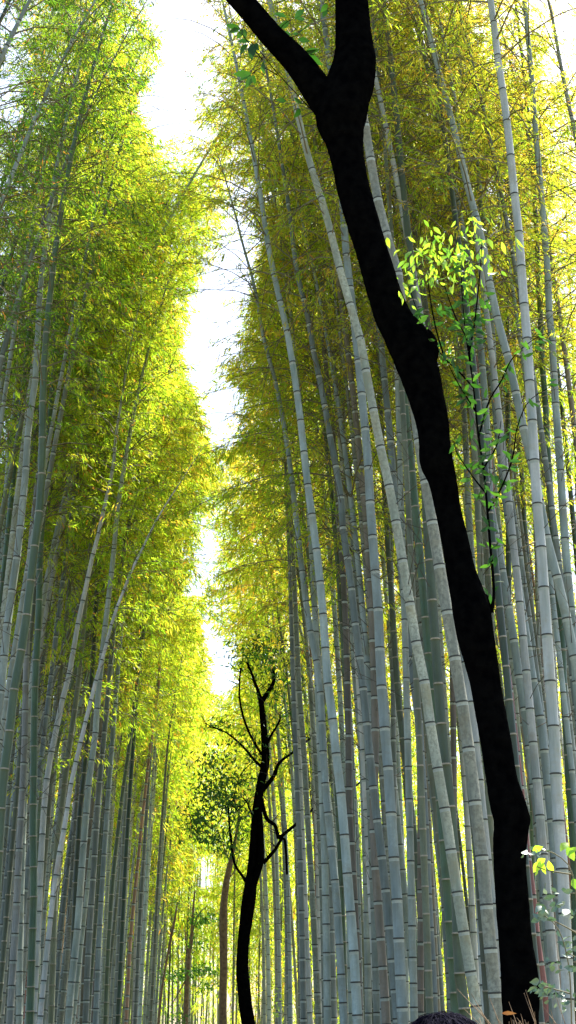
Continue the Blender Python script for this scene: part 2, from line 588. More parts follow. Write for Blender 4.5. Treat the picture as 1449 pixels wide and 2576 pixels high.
# traced stems, right of the path: width, diameter, colour, label, short name, points bottom to top
RIGHT = [
 (16, .10, 'grey', "slim light grey bamboo right of the dark twisted tree, leftmost front stem", "leftmost slim grey one", [(764,2576),(757,2217),(747,1967),(737,1717),(728,1400),(715,1100)]),
 (17, .11, 'spot', "mottled grey bamboo just right of the dark twisted tree and beside the orange stem", "mottled one by the orange stem", [(802,2576),(794,2417),(784,2222),(774,2067),(764,1882),(752,1717),(738,1400),(722,1150)]),
 (9, .07, 'orange', "thin dead orange bamboo right of the dark twisted tree", "thin orange one", [(807,2576),(802,2417),(794,2167),(789,1917),(784,1717),(774,1500)]),
 (20, .11, 'grey', "straight grey bamboo next to the thin orange dead stem on its right", "straight grey one beside it", [(824,2576),(822,2417),(817,2167),(809,1967),(798,1700),(788,1450)]),
 (22, .12, 'blue', "tall bamboo whose thin bare top crosses the central sky gap", "sky gap bamboo", [(865,2576),(847,2267),(827,2070),(814,1917),(804,1717),(774,1549),(748,1330),(724,1129),(695,970),(665,858),(640,720),(612,620),(592,540)]),
 (26, .12, 'blue', "thick blue grey bamboo, second tall one right of the sky gap", "second gap bamboo", [(900,2576),(897,2522),(889,2375),(882,2297),(875,2215),(869,2134),(855,1969),(844,1884),(837,1799),(824,1717),(812,1536),(794,1366),(772,1204),(754,1041),(727,859),(700,740),(675,620),(645,430)]),
 (20, .11, 'brown', "brownish bamboo hidden low behind thick blue grey stems right of the gap", "low brownish one", [(905,2576),(889,2217),(879,2042),(877,1867),(874,1717),(866,1500)]),
 (19, .11, 'grey', "slender grey bamboo between two thick ones, fifth from the orange stem", "slender grey one", [(927,2576),(922,2242),(917,2067),(909,1867),(894,1717),(880,1450),(868,1200),(860,900)]),
 (24, .12, 'blue', "blue grey bamboo with branchy upper half right of the central gap", "branchy blue grey one", [(1000,2576),(997,2522),(989,2442),(982,2359),(974,2272),(964,2187),(954,2102),(942,2007),(932,1917),(922,1824),(912,1717),(902,1634),(890,1539),(880,1441),(864,1346),(855,1214),(840,1154),(824,1059),(807,969),(784,859),(772,780),(749,700),(724,505)]),
 (23, .12, 'brown', "reddish grey bamboo standing left of the thick pale straight one", "reddish grey one", [(972,2576),(962,2417),(954,2317),(947,2217),(940,2117),(940,2017),(944,1867),(942,1717),(930,1450),(915,1250)]),
 (29, .125, 'blue', "thick pale blue bamboo standing almost upright left of the spotted leaning one", "thick upright pale blue one", [(1014,2576),(1007,2450),(1000,2282),(994,2197),(987,2110),(982,2022),(977,1937),(969,1852),(959,1717),(952,1536),(945,1459),(940,1384),(934,1309),(929,1234),(927,1159),(919,1089),(912,1014),(897,859),(884,750),(869,625),(864,540)]),
 (19, .11, 'olive', "olive grey bamboo behind and right of the thick pale blue one", "olive grey one", [(1069,2517),(1064,2392),(1057,2282),(1049,2167),(1039,2077),(1027,1967),(1014,1867),(999,1717),(985,1500),(968,1250),(955,1000)]),
 (24, .12, 'blue', "smooth blue grey bamboo with dark rings just left of the mottled leaning one", "smooth blue grey one", [(1092,2576),(1088,2467),(1083,2372),(1077,2282),(1074,2184),(1069,2087),(1064,1987),(1057,1882),(1052,1785),(1039,1717),(1027,1600),(1012,1459),(1005,1374),(997,1274),(987,1174),(979,1074),(969,974),(958,859),(945,760)]),
 (22, .12, 'grey', "pale speckled bamboo directly left of the dark green stem", "pale speckled one", [(1139,2576),(1134,2497),(1124,2367),(1119,2257),(1107,2167),(1097,2067),(1084,1950),(1078,1850),(1069,1679),(1064,1609),(1057,1531),(1052,1451),(1044,1379),(1037,1304),(1029,1231),(1024,1119),(1019,1034),(1002,934)]),
 (30, .125, 'spot', "thick lichen spotted grey bamboo leaning left, crossing the dark green stem", "lichen spotted leaning one", [(1204,2576),(1189,2474),(1169,2362),(1152,2252),(1134,2139),(1117,2024),(1097,1912),(1079,1800),(1069,1717),(1062,1689),(1039,1579),(1024,1471),(1004,1366),(987,1259),(964,1159),(944,1056),(924,954),(909,859),(877,755),(849,655),(827,562),(799,470),(772,385),(734,220),(705,100)]),
 (30, .13, 'green', "thick dark green bamboo with pale rings left of the black tree", "dark green one", [(1172,2576),(1167,2522),(1154,2427),(1149,2242),(1142,2142),(1134,2037),(1122,1937),(1112,1837),(1102,1717),(1097,1634),(1089,1529),(1082,1424),(1074,1309),(1069,1194),(1055,1000),(1039,750),(1034,650),(1019,525),(1007,400),(994,255),(964,0)]),
 (35, .13, 'spot', "widest pale mottled bamboo running close along the left side of the black tree", "widest mottled one", [(1251,2576),(1239,2437),(1227,2319),(1217,2197),(1202,2074),(1187,1952),(1172,1832),(1154,1717),(1134,1596),(1114,1476),(1094,1359),(1077,1244),(1067,1199),(1030,930),(997,665),(974,600),(949,500),(924,350),(905,240)]),
 (24, .12, 'pale', "pale bamboo partly hidden between widest mottled one and the spotted leaning one", "half hidden pale one", [(1226,2576),(1216,2450),(1204,2200),(1198,2060),(1185,1900),(1170,1700)]),
 (22, .115, 'grey', "grey bamboo seen right of the black trunk's middle, slimmest of the pale ones there", "slim one right of black trunk", [(1210,1700),(1195,1500),(1187,1409),(1179,1284),(1174,1179),(1169,1059),(1154,924),(1149,858),(1139,825),(1114,700),(1097,625),(1079,550),(1064,470),(1042,395),(1019,300),(984,200),(949,125),(915,30)]),
 (24, .12, 'orange', "thick dead orange brown bamboo right of the black trunk", "orange brown one", [(1379,2576),(1364,2467),(1349,2367),(1339,2257),(1324,2142),(1314,2042),(1304,1942),(1292,1837),(1279,1717),(1262,1599),(1254,1504),(1247,1409),(1234,1209),(1224,1059),(1212,984),(1194,899),(1184,859),(1174,800),(1154,700),(1132,575),(1119,475),(1104,350),(1084,225)]),
 (26, .12, 'blue', "bluish bamboo directly right of the dead orange brown stem", "bluish one by the orange", [(1394,2576),(1389,2467),(1379,2367),(1369,2257),(1362,2117),(1352,2042),(1337,1927),(1324,1812),(1304,1694),(1289,1584),(1269,1469),(1249,1354),(1234,1284),(1227,1150),(1220,1000),(1207,858),(1194,725),(1167,600),(1157,540),(1142,465),(1129,385),(1112,327),(1094,240),(1069,145),(1034,20)]),
 (25, .12, 'blue', "smooth light blue bamboo, third stem right of the black trunk at mid height", "light blue one", [(1400,2200),(1379,1987),(1369,1887),(1357,1787),(1337,1690),(1324,1594),(1307,1494),(1294,1394),(1277,1294),(1264,1199),(1254,1104),(1244,1009),(1239,858),(1232,750),(1224,650),(1212,525),(1204,450),(1194,360),(1179,275),(1159,185),(1145,80)]),
 (30, .125, 'grey', "grey green bamboo leaning strongly left from the right edge of the photo", "strong leaner", [(1500,1900),(1460,1717),(1439,1629),(1414,1499),(1379,1374),(1357,1259),(1332,1139),(1304,1024),(1284,909),(1264,859),(1252,805),(1229,700),(1212,600),(1187,510),(1164,420),(1144,332),(1122,250),(1102,170),(1084,97),(1057,0)]),
 (33, .13, 'pale', "thickest whitish bamboo near the right edge, behind the leafy shrub", "thickest whitish one", [(1430,2576),(1427,2457),(1422,2342),(1417,2212),(1407,2092),(1399,1972),(1394,1849),(1384,1717),(1377,1611),(1369,1499),(1362,1389),(1352,1279),(1344,1159),(1339,1059),(1332,964),(1327,859),(1319,775),(1312,685),(1307,600),(1297,515),(1289,440),(1282,367),(1274,295),(1264,225),(1254,160),(1247,100),(1234,0)]),
 (27, .12, 'blue', "straight steel blue bamboo with widely spaced dark rings at the upper right", "steel blue one", [(1462,1850),(1450,1717),(1439,1559),(1427,1434),(1417,1299),(1409,1169),(1399,1039),(1392,914),(1389,859),(1382,795),(1377,672),(1367,555),(1357,437),(1347,330),(1339,215),(1329,105),(1319,0)]),
 (26, .12, 'grey', "grey bamboo crossing the top right corner of the photo", "top right corner one", [(1560,1000),(1510,700),(1470,480),(1450,350),(1432,270),(1409,155),(1389,40),(1379,0)]),
 (24, .12, 'green', "dark green bamboo at the right edge, beside the thickest whitish one", "right edge green one", [(1455,2576),(1444,2142),(1434,2004),(1429,1897),(1417,1717),(1414,1589),(1404,1484),(1389,1309),(1379,1159),(1372,1009),(1364,909),(1355,700),(1345,500)]),
 (18, .11, 'green', "slimmer green bamboo right of the black trunk with pale rings", "slimmer green one", [(1370,2150),(1339,1544),(1329,1454),(1324,1369),(1317,1284),(1314,1209),(1304,1119),(1299,1059),(1294,934),(1289,725),(1274,600),(1262,450),(1254,350),(1244,200)]),
 (15, .10, 'brown', "slim brownish bamboo at upper right between the steel blue and whitish ones", "slim brownish upper one", [(1345,1300),(1325,859),(1320,700),(1307,500),(1297,300),(1274,75)]),
 (14, .10, 'olive', "thin olive bamboo along the far right edge at upper height", "far right olive one", [(1449,1180),(1441,858),(1429,650),(1421,450),(1410,250)]),
 (17, .11, 'green', "thin dark green bamboo rising from behind the branchy blue grey one", "thin dark green one", [(905,1600),(897,1409),(884,1209),(859,1034),(842,859),(832,700)]),
 (14, .10, 'pale', "thin pale bamboo reaching up right of the long sky gap", "thin pale one", [(745,1700),(735,1500),(722,1300),(712,1100),(700,900)]),
]
LEFT = [
 (21, .125, 'green', "tall dark green bamboo with pale rings near the left edge", "tall dark green one", [(75,2576),(80,2397),(85,2242),(83,2087),(85,1932),(88,1717),(97,1559),(102,1359),(112,1259),(125,1059),(142,858),(155,600),(175,450),(185,340)]),
 (27, .13, 'green', "thick green bamboo leaning out of the photo at the left edge", "green left edge one", [(-10,2250),(2,2037),(10,1942),(22,1862),(37,1717),(55,1634),(65,1564),(75,1484),(82,1414),(92,1334),(102,1259),(107,1100),(112,900)]),
 (25, .125, 'grey', "thick dull grey bamboo at the left edge, above the green leaning one", "dull grey left edge one", [(-15,1900),(0,1760),(10,1659),(20,1559),(35,1454),(45,1384),(55,1284),(65,1184),(72,1059),(85,1000),(95,859),(104,700)]),
 (19, .115, 'pale', "pale bamboo at the left edge with dark rings, left of the dark green one", "pale left edge one", [(25,2576),(30,2467),(40,2317),(47,2167),(55,2017),(62,1867),(65,1717),(70,1509),(78,1359),(95,1209),(105,1100),(118,950)]),
 (18, .11, 'pale', "pale leaning bamboo left of the long bent one, fading into leaves high up", "pale leaning one", [(92,2400),(104,2150),(112,2017),(122,1932),(135,1867),(155,1767),(170,1717),(185,1634),(200,1549),(215,1484),(230,1409),(242,1369),(257,1299),(272,1234),(287,1159),(294,1080)]),
 (15, .082, 'pale', "long whitish bent bamboo leaning right, its bare tip ending against the leaves", "long bent whitish one", [(100,2576),(105,2517),(117,2402),(132,2267),(150,2142),(165,2067),(175,1992),(197,1892),(215,1817),(240,1717),(257,1659),(272,1604),(285,1554),(300,1514),(320,1464),(335,1424),(355,1389),(370,1354),(395,1309),(420,1265)]),
 (15, .10, 'olive', "olive grey bamboo between the tall dark green one and the pale leaning one", "olive one", [(92,2576),(98,2150),(100,1992),(105,1922),(112,1852),(120,1782),(127,1717),(132,1659),(142,1584),(150,1524),(157,1454),(167,1399),(175,1339),(182,1284),(192,1234),(205,1159),(215,1109),(225,1000)]),
 (14, .10, 'pale', "slim whitish bamboo just right of the tall dark green one", "slim whitish one", [(97,2100),(95,1850),(105,1740),(110,1684),(117,1619),(125,1559),(140,1494),(147,1434),(157,1359),(165,1309),(172,1200)]),
 (17, .115, 'olive', "dark olive bamboo right of the long bent whitish stem's base", "dark olive one", [(128,2576),(135,2350),(142,2132),(150,2067),(160,1997),(170,1907),(185,1807),(197,1717),(212,1550),(225,1400)]),
 (15, .11, 'green', "dark green bamboo behind the long bent whitish stem at mid height", "middle green one", [(180,2500),(190,2242),(195,2142),(202,2032),(212,1942),(220,1842),(235,1650),(247,1450)]),
 (19, .12, 'grey', "broad grey bamboo in the middle of the left thicket", "broad grey one", [(172,2576),(180,2467),(192,2367),(200,2267),(207,2167),(215,2067),(222,1982),(230,1917),(240,1847),(245,1767),(262,1600),(285,1400),(300,1250)]),
 (17, .12, 'grey', "second broad grey bamboo of the left thicket, with faint brown stains", "second broad grey one", [(215,2576),(222,2400),(235,2200),(248,2000),(262,1850),(276,1700),(295,1500)]),
 (15, .11, 'blue', "bluish bamboo halfway along the left thicket", "bluish one", [(240,2576),(250,2350),(262,2150),(276,1950),(292,1750),(312,1520)]),
 (12, .10, 'green', "slim dark green bamboo toward the path side of the left thicket", "slim dark green one", [(265,2576),(270,2442),(275,2342),(282,2242),(290,2152),(300,2067),(310,1982),(320,1917),(332,1817),(345,1717),(355,1634),(370,1534),(385,1384)]),
 (10, .09, 'orange', "slim dead pinkish orange bamboo in the left thicket near the path", "pinkish orange one", [(317,2576),(325,2417),(332,2317),(342,2217),(350,2142),(357,2067),(365,1997),(375,1902),(387,1812),(400,1717),(405,1600)]),
 (13, .11, 'green', "green bamboo with short joints left of the pinkish orange stem", "short jointed green one", [(296,2576),(305,2400),(312,2250),(320,2100),(330,1950),(342,1780),(352,1600)]),
 (11, .10, 'grey', "grey bamboo right of the pinkish orange stem, nearest the path", "path side grey one", [(340,2576),(350,2350),(362,2150),(375,1950),(392,1750)]),
 (9, .10, 'olive', "slim olive bamboo right of all the big left stems, by the bright gap", "path edge olive one", [(378,2576),(388,2400),(398,2200),(412,2000),(425,1850)]),
 (21, .12, 'grey', "grey bamboo stem in the far upper left corner under hanging leaves", "upper left corner one", [(-40,1500),(-10,1100),(15,858),(25,800),(45,700),(55,600),(62,450)]),
 (17, .11, 'blue', "slim bluish bamboo at the left edge at mid height", "slim left edge one", [(-10,1700),(0,1484),(7,1359),(17,1209),(25,1109),(37,1009),(52,859),(60,700)]),
 (17, .11, 'grey', "dull grey bamboo at bottom left, right of the pale edge one", "dull bottom left one", [(48,2576),(52,2300),(58,2100),(66,1900),(76,1750)]),
]


def eyeX(P):
    """picture x of a path's centre line at eye height"""
    return proj(np.array([P]))[0][0][0]


heroes = []
for side, lst, sn in (('right', RIGHT, 'bamboos lining the right of the path'), ('left', LEFT, 'bamboos lining the left of the path')):
    for (w, dia, colour, label, short, pts) in lst:
        tall = pts[-1][1] < 350
        kw = dict(dens=1.1, zs=random.uniform(8.8, 10.2)) if side == 'left' else dict(dens=0.8, zs=random.uniform(10.0, 11.5))
        if 'central sky gap' in label:
            kw['free'] = True
        if 'bare tip' in label:
            kw = dict(dens=0.45, crown=True, zs=11.3, lmax=0.8)
        H = random.uniform(17.5, 22)
        o = hero(w, dia, colour, pts, H=(12.4 if 'bare tip' in label else 15.2 if 'central sky gap' in label else 14.0 if 'pale leaning' in label else 15.5 if 'broad grey' in label else H), label=label, group=sn,
                 hue=(0.54 if side == 'left' else 0.65) + random.uniform(-.08, .08), nod=(1.6 if side == 'left' else 0.6), **kw)
        gx = proj(np.array([[o.location[0], o.location[1], 1.6]]))[0][0][0]
        heroes.append((side, gx, short, o))


# untraced bamboos: scattered behind the traced ones
def right_edge(Y):
    return 2.0 - 0.014 * max(0, Y - 20)


def left_edge(Y):
    return min(-1.75, -3.4 + 0.075 * max(0, Y - 22))


taken = [(o.location[0], o.location[1]) for _, _, _, o in heroes]
cand = []


def scatter(side, Y0, Y1, n, spacing):
    got, tries = 0, 0
    while got < n and tries < n * 60:
        tries += 1
        Y = Y0 + (Y1 - Y0) * random.random() ** 0.8
        if side > 0:
            a = right_edge(Y) + 0.3
            b = 0.236 * Y + 0.6
        else:
            a = -0.134 * Y - 1.2
            b = left_edge(Y) - 0.1
            a = max(a, b - 3.2) if Y > 34 else a
        if b <= a:
            continue
        X = random.uniform(a, b)
        if any((X - x) ** 2 + (Y - y) ** 2 < spacing ** 2 for x, y in taken):
            continue
        taken.append((X, Y))
        cand.append((side, X, Y))
        got += 1


scatter(+1, 16.5, 25, 46, 0.42)
scatter(+1, 25, 50, 62, 0.7)
scatter(-1, 20.5, 36, 60, 0.38)
scatter(-1, 34, 62, 66, 0.35)
KINDS = ['grey', 'blue', 'olive', 'grey', 'green', 'brown', 'pale', 'spot', 'grey', 'orange']
KW = [.22, .18, .13, .1, .12, .08, .08, .04, .03, .02]
WORD = {'grey': 'grey', 'blue': 'blue grey', 'olive': 'olive', 'green': 'green', 'brown': 'brownish', 'pale': 'pale', 'spot': 'mottled', 'orange': 'dead orange'}
gen = []
for side, X, Y in cand:
    H = random.uniform(16.5, 23) if Y < 45 else random.uniform(15, 21)
    dia = random.uniform(0.085, 0.125)
    colour = random.choices(KINDS, KW)[0]
    lean = math.radians(random.gauss(1.2, 1.1 if side < 0 else 1.8)) * (-side)      # mostly towards the path
    if side < 0 and Y < 30 and random.random() < 0.3:
        lean = math.radians(random.uniform(1, 5))
    ly = math.radians(random.gauss(0, 1.5))
    nod = random.uniform(0.3, 1.5) * (-side)
    edge = abs(X - (right_edge(Y) if side > 0 else left_edge(Y)))
    if Y > 26 and edge < 2.5:
        nod = random.uniform(1.2, 2.6) * (-side) if side > 0 else random.uniform(0.5, 1.5)
    P = []
    for k in range(9):
        z = H * k / 8
        P.append((X + z * math.tan(lean) + nod * (k / 8) ** 3, Y + z * math.tan(ly) - 0.4 * (k / 8) ** 3, z - 0.05 * H * (k / 8) ** 4))
    hue = (0.54 if side < 0 else 0.64) + random.uniform(-.14, .14) + (0.06 if Y > 34 else 0)
    o = bamboo(np.array(P), dia, colour, hue=hue, zs=H * random.uniform(.49, .57) if Y < 32 else H * (random.uniform(0.46, 0.54) if Y < 54 else random.uniform(.28, .4)), dens=(0.92 if side < 0 else 0.9), lmax=2.1)
    gx = proj(np.array([[P[1][0] * 1.0, Y, 1.6]]))[0][0][0]
    gen.append((side, gx, colour, o, Y))

# bamboos that close the view where the path bends
for i in range(16):
    Y = random.uniform(62, 76)
    X = random.uniform(-3.2, 2.4)
    colour = random.choices(['pale', 'olive', 'grey', 'green'], [.3, .3, .2, .2])[0]
    H = random.uniform(14, 17)
    l1 = random.gauss(0, 0.02)
    P = [(X + z * l1 + 0.004 * z * z * random.uniform(-1, 1) * 0, Y, z) for z in np.linspace(0, H, 7)]
    o = bamboo(np.array(P), random.uniform(.07, .11), colour, hue=0.60, zs=H * 0.22, dens=1.3)
    gx = proj(np.array([[X, Y, 1.6]]))[0][0][0]
    gen.append((0, gx, colour, o, Y))

# bamboos whose feet stand left of the frame and whose tops hang into its upper left
NEARL = [(14.0, -3.9, 14.8, 2.2, 'grey'), (15.5, -4.3, 16.0, 2.0, 'green'), (17.0, -4.0, 16.5, 2.4, 'grey'), (18.5, -4.6, 17.5, 1.6, 'olive'),
         (19.5, -3.9, 18.0, 2.6, 'grey'), (16.2, -5.2, 16.5, 1.2, 'blue'), (21.0, -4.4, 19.0, 2.4, 'green'), (22.5, -5.0, 19.5, 1.8, 'grey'), (23.5, -4.1, 20, 2.8, 'olive')]
for i, (Y, X, H, nod, colour) in enumerate(NEARL):
    P = [(X + 0.3 * (z / H) + nod * (z / H) ** 3, Y - 0.3 * (z / H) ** 3, z - 0.6 * (z / H) ** 4) for z in np.linspace(0, H, 9)]
    o = bamboo(np.array(P), 0.12, colour, hue=0.03, zs=H * 0.52, lmax=2.0, dens=0.9)  # low hue darkens these leaves, shade put into their colour
    gx = proj(np.array([[X, Y, 1.6]]))[0][0][0]
    gen.append((-1, gx, colour, o, Y))

# bamboos that arch over the path and close the strip of sky
ARCH = [(-1, 33, 18.5, 2.6), (-1, 36, 19, 3.0), (-1, 38, 20, 3.2), (-1, 41, 20, 3.3), (-1, 44, 19, 3.2), (-1, 34.5, 16, 2.7), (-1, 46, 17.5, 3.1), (-1, 49, 18, 3.2), (-1, 52, 17, 3.0),
        (-1, 29, 14.5, 3.0), (-1, 32, 15.5, 3.2), (-1, 27, 13.5, 2.8), (-1, 35, 16.5, 3.3), (1, 22, 18.5, 1.6), (1, 25, 19, 2.4), (1, 27, 20.5, 2.5), (1, 29, 20, 2.5), (-1, 27, 19.5, 2.9), (-1, 26, 18.5, 2.6), (1, 21, 17, 1.7), (1, 24, 20, 2.0), (1, 26, 21.5, 2.1), (1, 28, 22.5, 2.3), (1, 23, 17, 1.2), (1, 30, 22, 2.3), (-1, 28, 20, 2.4), (-1, 31, 21.5, 2.8), (-1, 30, 19, 2.5),
        (1, 35, 18, 2.2), (1, 38.5, 19, 2.3), (1, 42, 19.5, 2.2), (1, 45, 18, 2.0), (1, 48, 17, 1.9), (1, 51, 16.5, 1.8), (1, 37, 16, 1.6), (1, 54, 16, 1.6)]
for side, Y, H, nod in ARCH:
    X = (right_edge(Y) + 0.25 if side > 0 else -3.55 + 0.016 * max(0, Y - 25)) + random.uniform(-.1, .2) * side
    P = [(X - side * nod * (z / H) ** 2.6, Y - 0.2 * (z / H) ** 3, z - 0.8 * (z / H) ** 5) for z in np.linspace(0, H, 10)]
    colour = random.choices(KINDS, KW)[0]
    o = bamboo(np.array(P), 0.11, colour, hue=0.57, zs=H * 0.42, lmax=2.3, dens=1.25)
    gx = proj(np.array([[X, Y, 1.6]]))[0][0][0]
    gen.append((side, gx, colour, o, Y))

# labels: the place of each untraced bamboo between two traced neighbours
ORD = ['first', 'second', 'third', 'fourth', 'fifth', 'sixth', 'seventh', 'eighth', 'ninth', 'tenth', 'eleventh', 'twelfth', 'thirteenth', 'fourteenth',
       'fifteenth', 'sixteenth', 'seventeenth', 'eighteenth', 'nineteenth', 'twentieth']


def ordn(k):
    if k < 20:
        return ORD[k]
    t, u = divmod(k + 1, 10)
    tens = {2: ('twenty', 'twentieth'), 3: ('thirty', 'thirtieth'), 4: ('forty', 'fortieth'), 5: ('fifty', 'fiftieth')}[t]
    return tens[1] if u == 0 else tens[0] + '-' + ORD[u - 1]


for side in (1, -1):
    sname = 'right' if side > 0 else 'left'
    hs = sorted((gx, s) for sd, gx, s, o in heroes if sd == sname)
    mine = sorted([g for g in gen if g[0] == side], key=lambda g: g[1])
    count = {}
    for g in mine:
        k = sum(1 for gx, s in hs if gx < g[1])
        left = hs[k - 1][1] if k > 0 else None
        c = count[k] = count.get(k, 0) + 1
        if left:
            lb = f"{WORD[g[2]]} bamboo {ordn(c - 1)} right of the {left}, {sname} thicket"
        else:
            lb = f"{WORD[g[2]]} bamboo in the {sname} thicket, {ordn(c - 1)} from its left end"
        tag(g[3], lb, None, f'bamboos crowded behind the front row on the {sname}')
mine = sorted([g for g in gen if g[0] == 0], key=lambda g: g[1])
for k, g in enumerate(mine):
    tag(g[3], f"thin {WORD[g[2]]} bamboo closing the far end of the path, {ordn(k)} from left", None, 'thin bamboos at the far end of the path')

# far grove: reads as one mass
gb = MB()
r = np.random.default_rng(5)
n = 420
gy = r.uniform(58, 118, n)
gxx = r.uniform(-0.16, 0.26, n) * gy
gxx = np.where((gy < 76) & (gxx > -3.4) & (gxx < 2.6), gxx + np.sign(gxx + 0.1) * 5, gxx)
zz = np.linspace(0, 1, 7)
H = r.uniform(13, 18, n)
PP = np.zeros((n, 7, 3))
lx = r.normal(0, 0.03, n)
PP[..., 0] = gxx[:, None] + lx[:, None] * H[:, None] * zz
PP[..., 1] = gy[:, None]
PP[..., 2] = H[:, None] * zz
V, Q = tubes(PP, 0.055 * (1 - 0.75 * zz)[None] * np.ones((n, 1)), 5)
gb.add(V, Q, 0)
nt_ = 42000
ty = r.uniform(54, 118, nt_)
tx = r.uniform(-0.16, 0.27, nt_) * ty
tz = 2.0 + 15.5 * r.random(nt_) ** 0.8
k = ~((ty < 72) & (np.abs(tx + 0.4) < 2.6) & (tz < 12))
cl = np.sin(tx * 0.9 + 1.3 * np.sin(tz * 0.7)) * np.sin(tz * 0.8 + ty * 0.3) + r.normal(0, 0.5, nt_)
k &= cl > -0.35
B = np.stack([tx, ty, tz], -1)[k]
m = len(B)
foliage(gb, B, r.uniform(0.4, 0.9, m), unit(r.normal(0, 0.7, (m, 3)) + [0, 0, -0.3]), r, 0.58 + 0.1 * np.sin(B[:, 0] * .7) + r.normal(0, .06, m), 1, False, 9, 2.4, False)
grove = gb.build('bamboo_grove', [CULM['olive'], M_LEAF], smooth=False)
tag(grove, 'distant mass of yellow green bamboo behind everything else', 'bamboo grove', None, 'stuff')

# ------------------------------------------------------------------ trees
def bark_tube(mb, pts, Yf, sides=20, step=0.05, lump=0.05, mat=0, seed=0, yoff=None):
    """pts: (x, y, width in photo px); Yf: distance as a function of the row of the list"""
    A = []
    for i, (x, y, w) in enumerate(pts):
        Y = Yf(i / (len(pts) - 1)) if callable(Yf) else Yf
        P = unproj(x, y, Y)
        ax = (P - CAM) @ FW
        A.append([*P, w / 2 * ax / F])
    A = np.array(A)
    _, S = spline(A, 10)
    n = max(6, int(S / step))
    D, S = spline(A, n)
    C, R = D[:, :3], D[:, 3]
    T = unit(np.gradient(C, axis=0))
    a = unit(np.cross(T, np.array([0.0, 1.0, 0.0])))
    b = np.cross(T, a)
    th = np.arange(sides) * 2 * math.pi / sides
    rr = np.random.default_rng(seed)
    ph = rr.random(8) * 6.28
    s = np.linspace(0, S, n)[:, None]
    rad = R[:, None] * (1 + lump * (0.5 * np.sin(3 * th[None] + s * 3 / max(R.mean() * 8, .05) * .2 + ph[0]) + 0.5 * np.sin(2 * th[None] - s * 2.3 + ph[1])
                        + 0.4 * np.sin(5 * th[None] + s * 5 + ph[2]) + 0.35 * np.sin(s * 9 + th[None] + ph[3])) + rr.normal(0, lump * 0.18, (n, sides)))
    V = C[:, None] + (a[:, None] * np.cos(th)[None, :, None] + b[:, None] * np.sin(th)[None, :, None]) * rad[..., None]
    idx = np.arange(n * sides).reshape(n, sides)
    p, q = idx[:-1], idx[1:]
    mb.add(V.reshape(-1, 3), np.stack([p, np.roll(p, -1, 1), np.roll(q, -1, 1), q], -1).reshape(-1, 4), mat)
    tipc = C[-1] + T[-1] * R[-1] * 0.8
    Vt = np.vstack([V[-1], tipc[None]])
    mb.add(Vt, [(i, (i + 1) % sides, sides, sides) for i in range(0)], mat) if False else None
    return C


def broad_leaves(mb, L, r, mat=0, tilt=0.5, wide=0.34):
    """L rows: base x, y, tip x, y (photo px), distance, tint. Folded pointed blades, eight faces each"""
    L = np.asarray(L, float)
    for bx, by, tx, ty, Y, v in L:
        p0 = unproj(bx, by, Y)
        p1 = unproj(tx, ty, Y + r.normal(0, 0.03))
        d = p1 - p0
        ln = np.linalg.norm(d)
        d = d / ln
        view = unit(p0 - CAM)
        nrm = unit(-view + r.normal(0, tilt, 3))
        w = unit(np.cross(d, nrm))
        nrm = np.cross(w, d)
        rows = []
        for t, ww, dz in ((0, 0.03, 0), (0.2, 0.62, 0.02), (0.45, 1.0, 0.03), (0.72, 0.7, 0.0), (0.9, 0.25, -0.04), (1.0, 0.02, -0.08)):
            c = p0 + d * ln * t + nrm * dz * ln
            h = ww * wide * ln / 2
            rows.append([c - w * h + nrm * h * 0.28, c, c + w * h + nrm * h * 0.28])
        V = np.array(rows).reshape(-1, 3)
        Q = []
        for i in range(5):
            a = i * 3
            Q += [(a, a + 1, a + 4, a + 3), (a + 1, a + 2, a + 5, a + 4)]
        mb.add(V, Q, mat, v)


def twigline(mb, pts, Y, w0, w1, mat=0, sides=6):
    n = len(pts)
    rows = [(x, y, w0 + (w1 - w0) * i / (n - 1)) for i, (x, y) in enumerate(pts)]
    bark_tube(mb, rows, Y, sides, 0.06, 0.02, mat)


# the black leaning tree in front
TB = [(2760, 1262, 1378), (2576, 1264, 1359), (2517, 1260, 1362), (2442, 1256, 1357), (2367, 1251, 1343), (2270, 1244, 1335), (2192, 1239, 1327), (2130, 1237, 1327),
      (2065, 1240, 1335), (2022, 1230, 1327), (1957, 1221, 1305), (1867, 1207, 1289), (1792, 1194, 1275), (1717, 1180, 1262), (1659, 1164, 1255), (1599, 1147, 1247),
      (1540, 1137, 1240), (1494, 1130, 1225), (1434, 1119, 1200), (1359, 1107, 1182), (1284, 1092, 1164), (1209, 1074, 1153), (1159, 1052, 1144), (1109, 1052, 1136),
      (1059, 1044, 1133), (999, 1024, 1121), (924, 994, 1107), (859, 964, 1092), (820, 944, 1060), (785, 932, 1035), (740, 921, 1014), (675, 903, 995),
      (615, 885, 975), (550, 862, 955), (480, 844, 936), (410, 830, 922), (350, 812, 918), (300, 790, 925), (250, 795, 934), (205, 815, 946), (150, 836, 947),
      (100, 842, 939), (0, 839, 927), (-120, 836, 915), (-300, 850, 915)]
YT = 10.0


def trunk_pts(rows):
    out = []
    for i, (y, l, rr) in enumerate(rows):
        j0, j1 = max(0, i - 1), min(len(rows) - 1, i + 1)
        dx = (rows[j1][1] + rows[j1][2] - rows[j0][1] - rows[j0][2]) / 2
        dy = rows[j1][0] - rows[j0][0]
        c = abs(dy) / math.hypot(dx, dy)
        out.append(((l + rr) / 2, y, (rr - l) * c * 0.94))
    return out


tp = trunk_pts(TB)
base = unproj(*tp[0][:2], YT)
base[2] = 0
tree = empty('tree', base, 'black silhouetted tree with a bent leaning trunk and forked top in the foreground', 'tree')
mb = MB()
bark_tube(mb, tp, YT, 28, 0.03, 0.04, 0, 3)
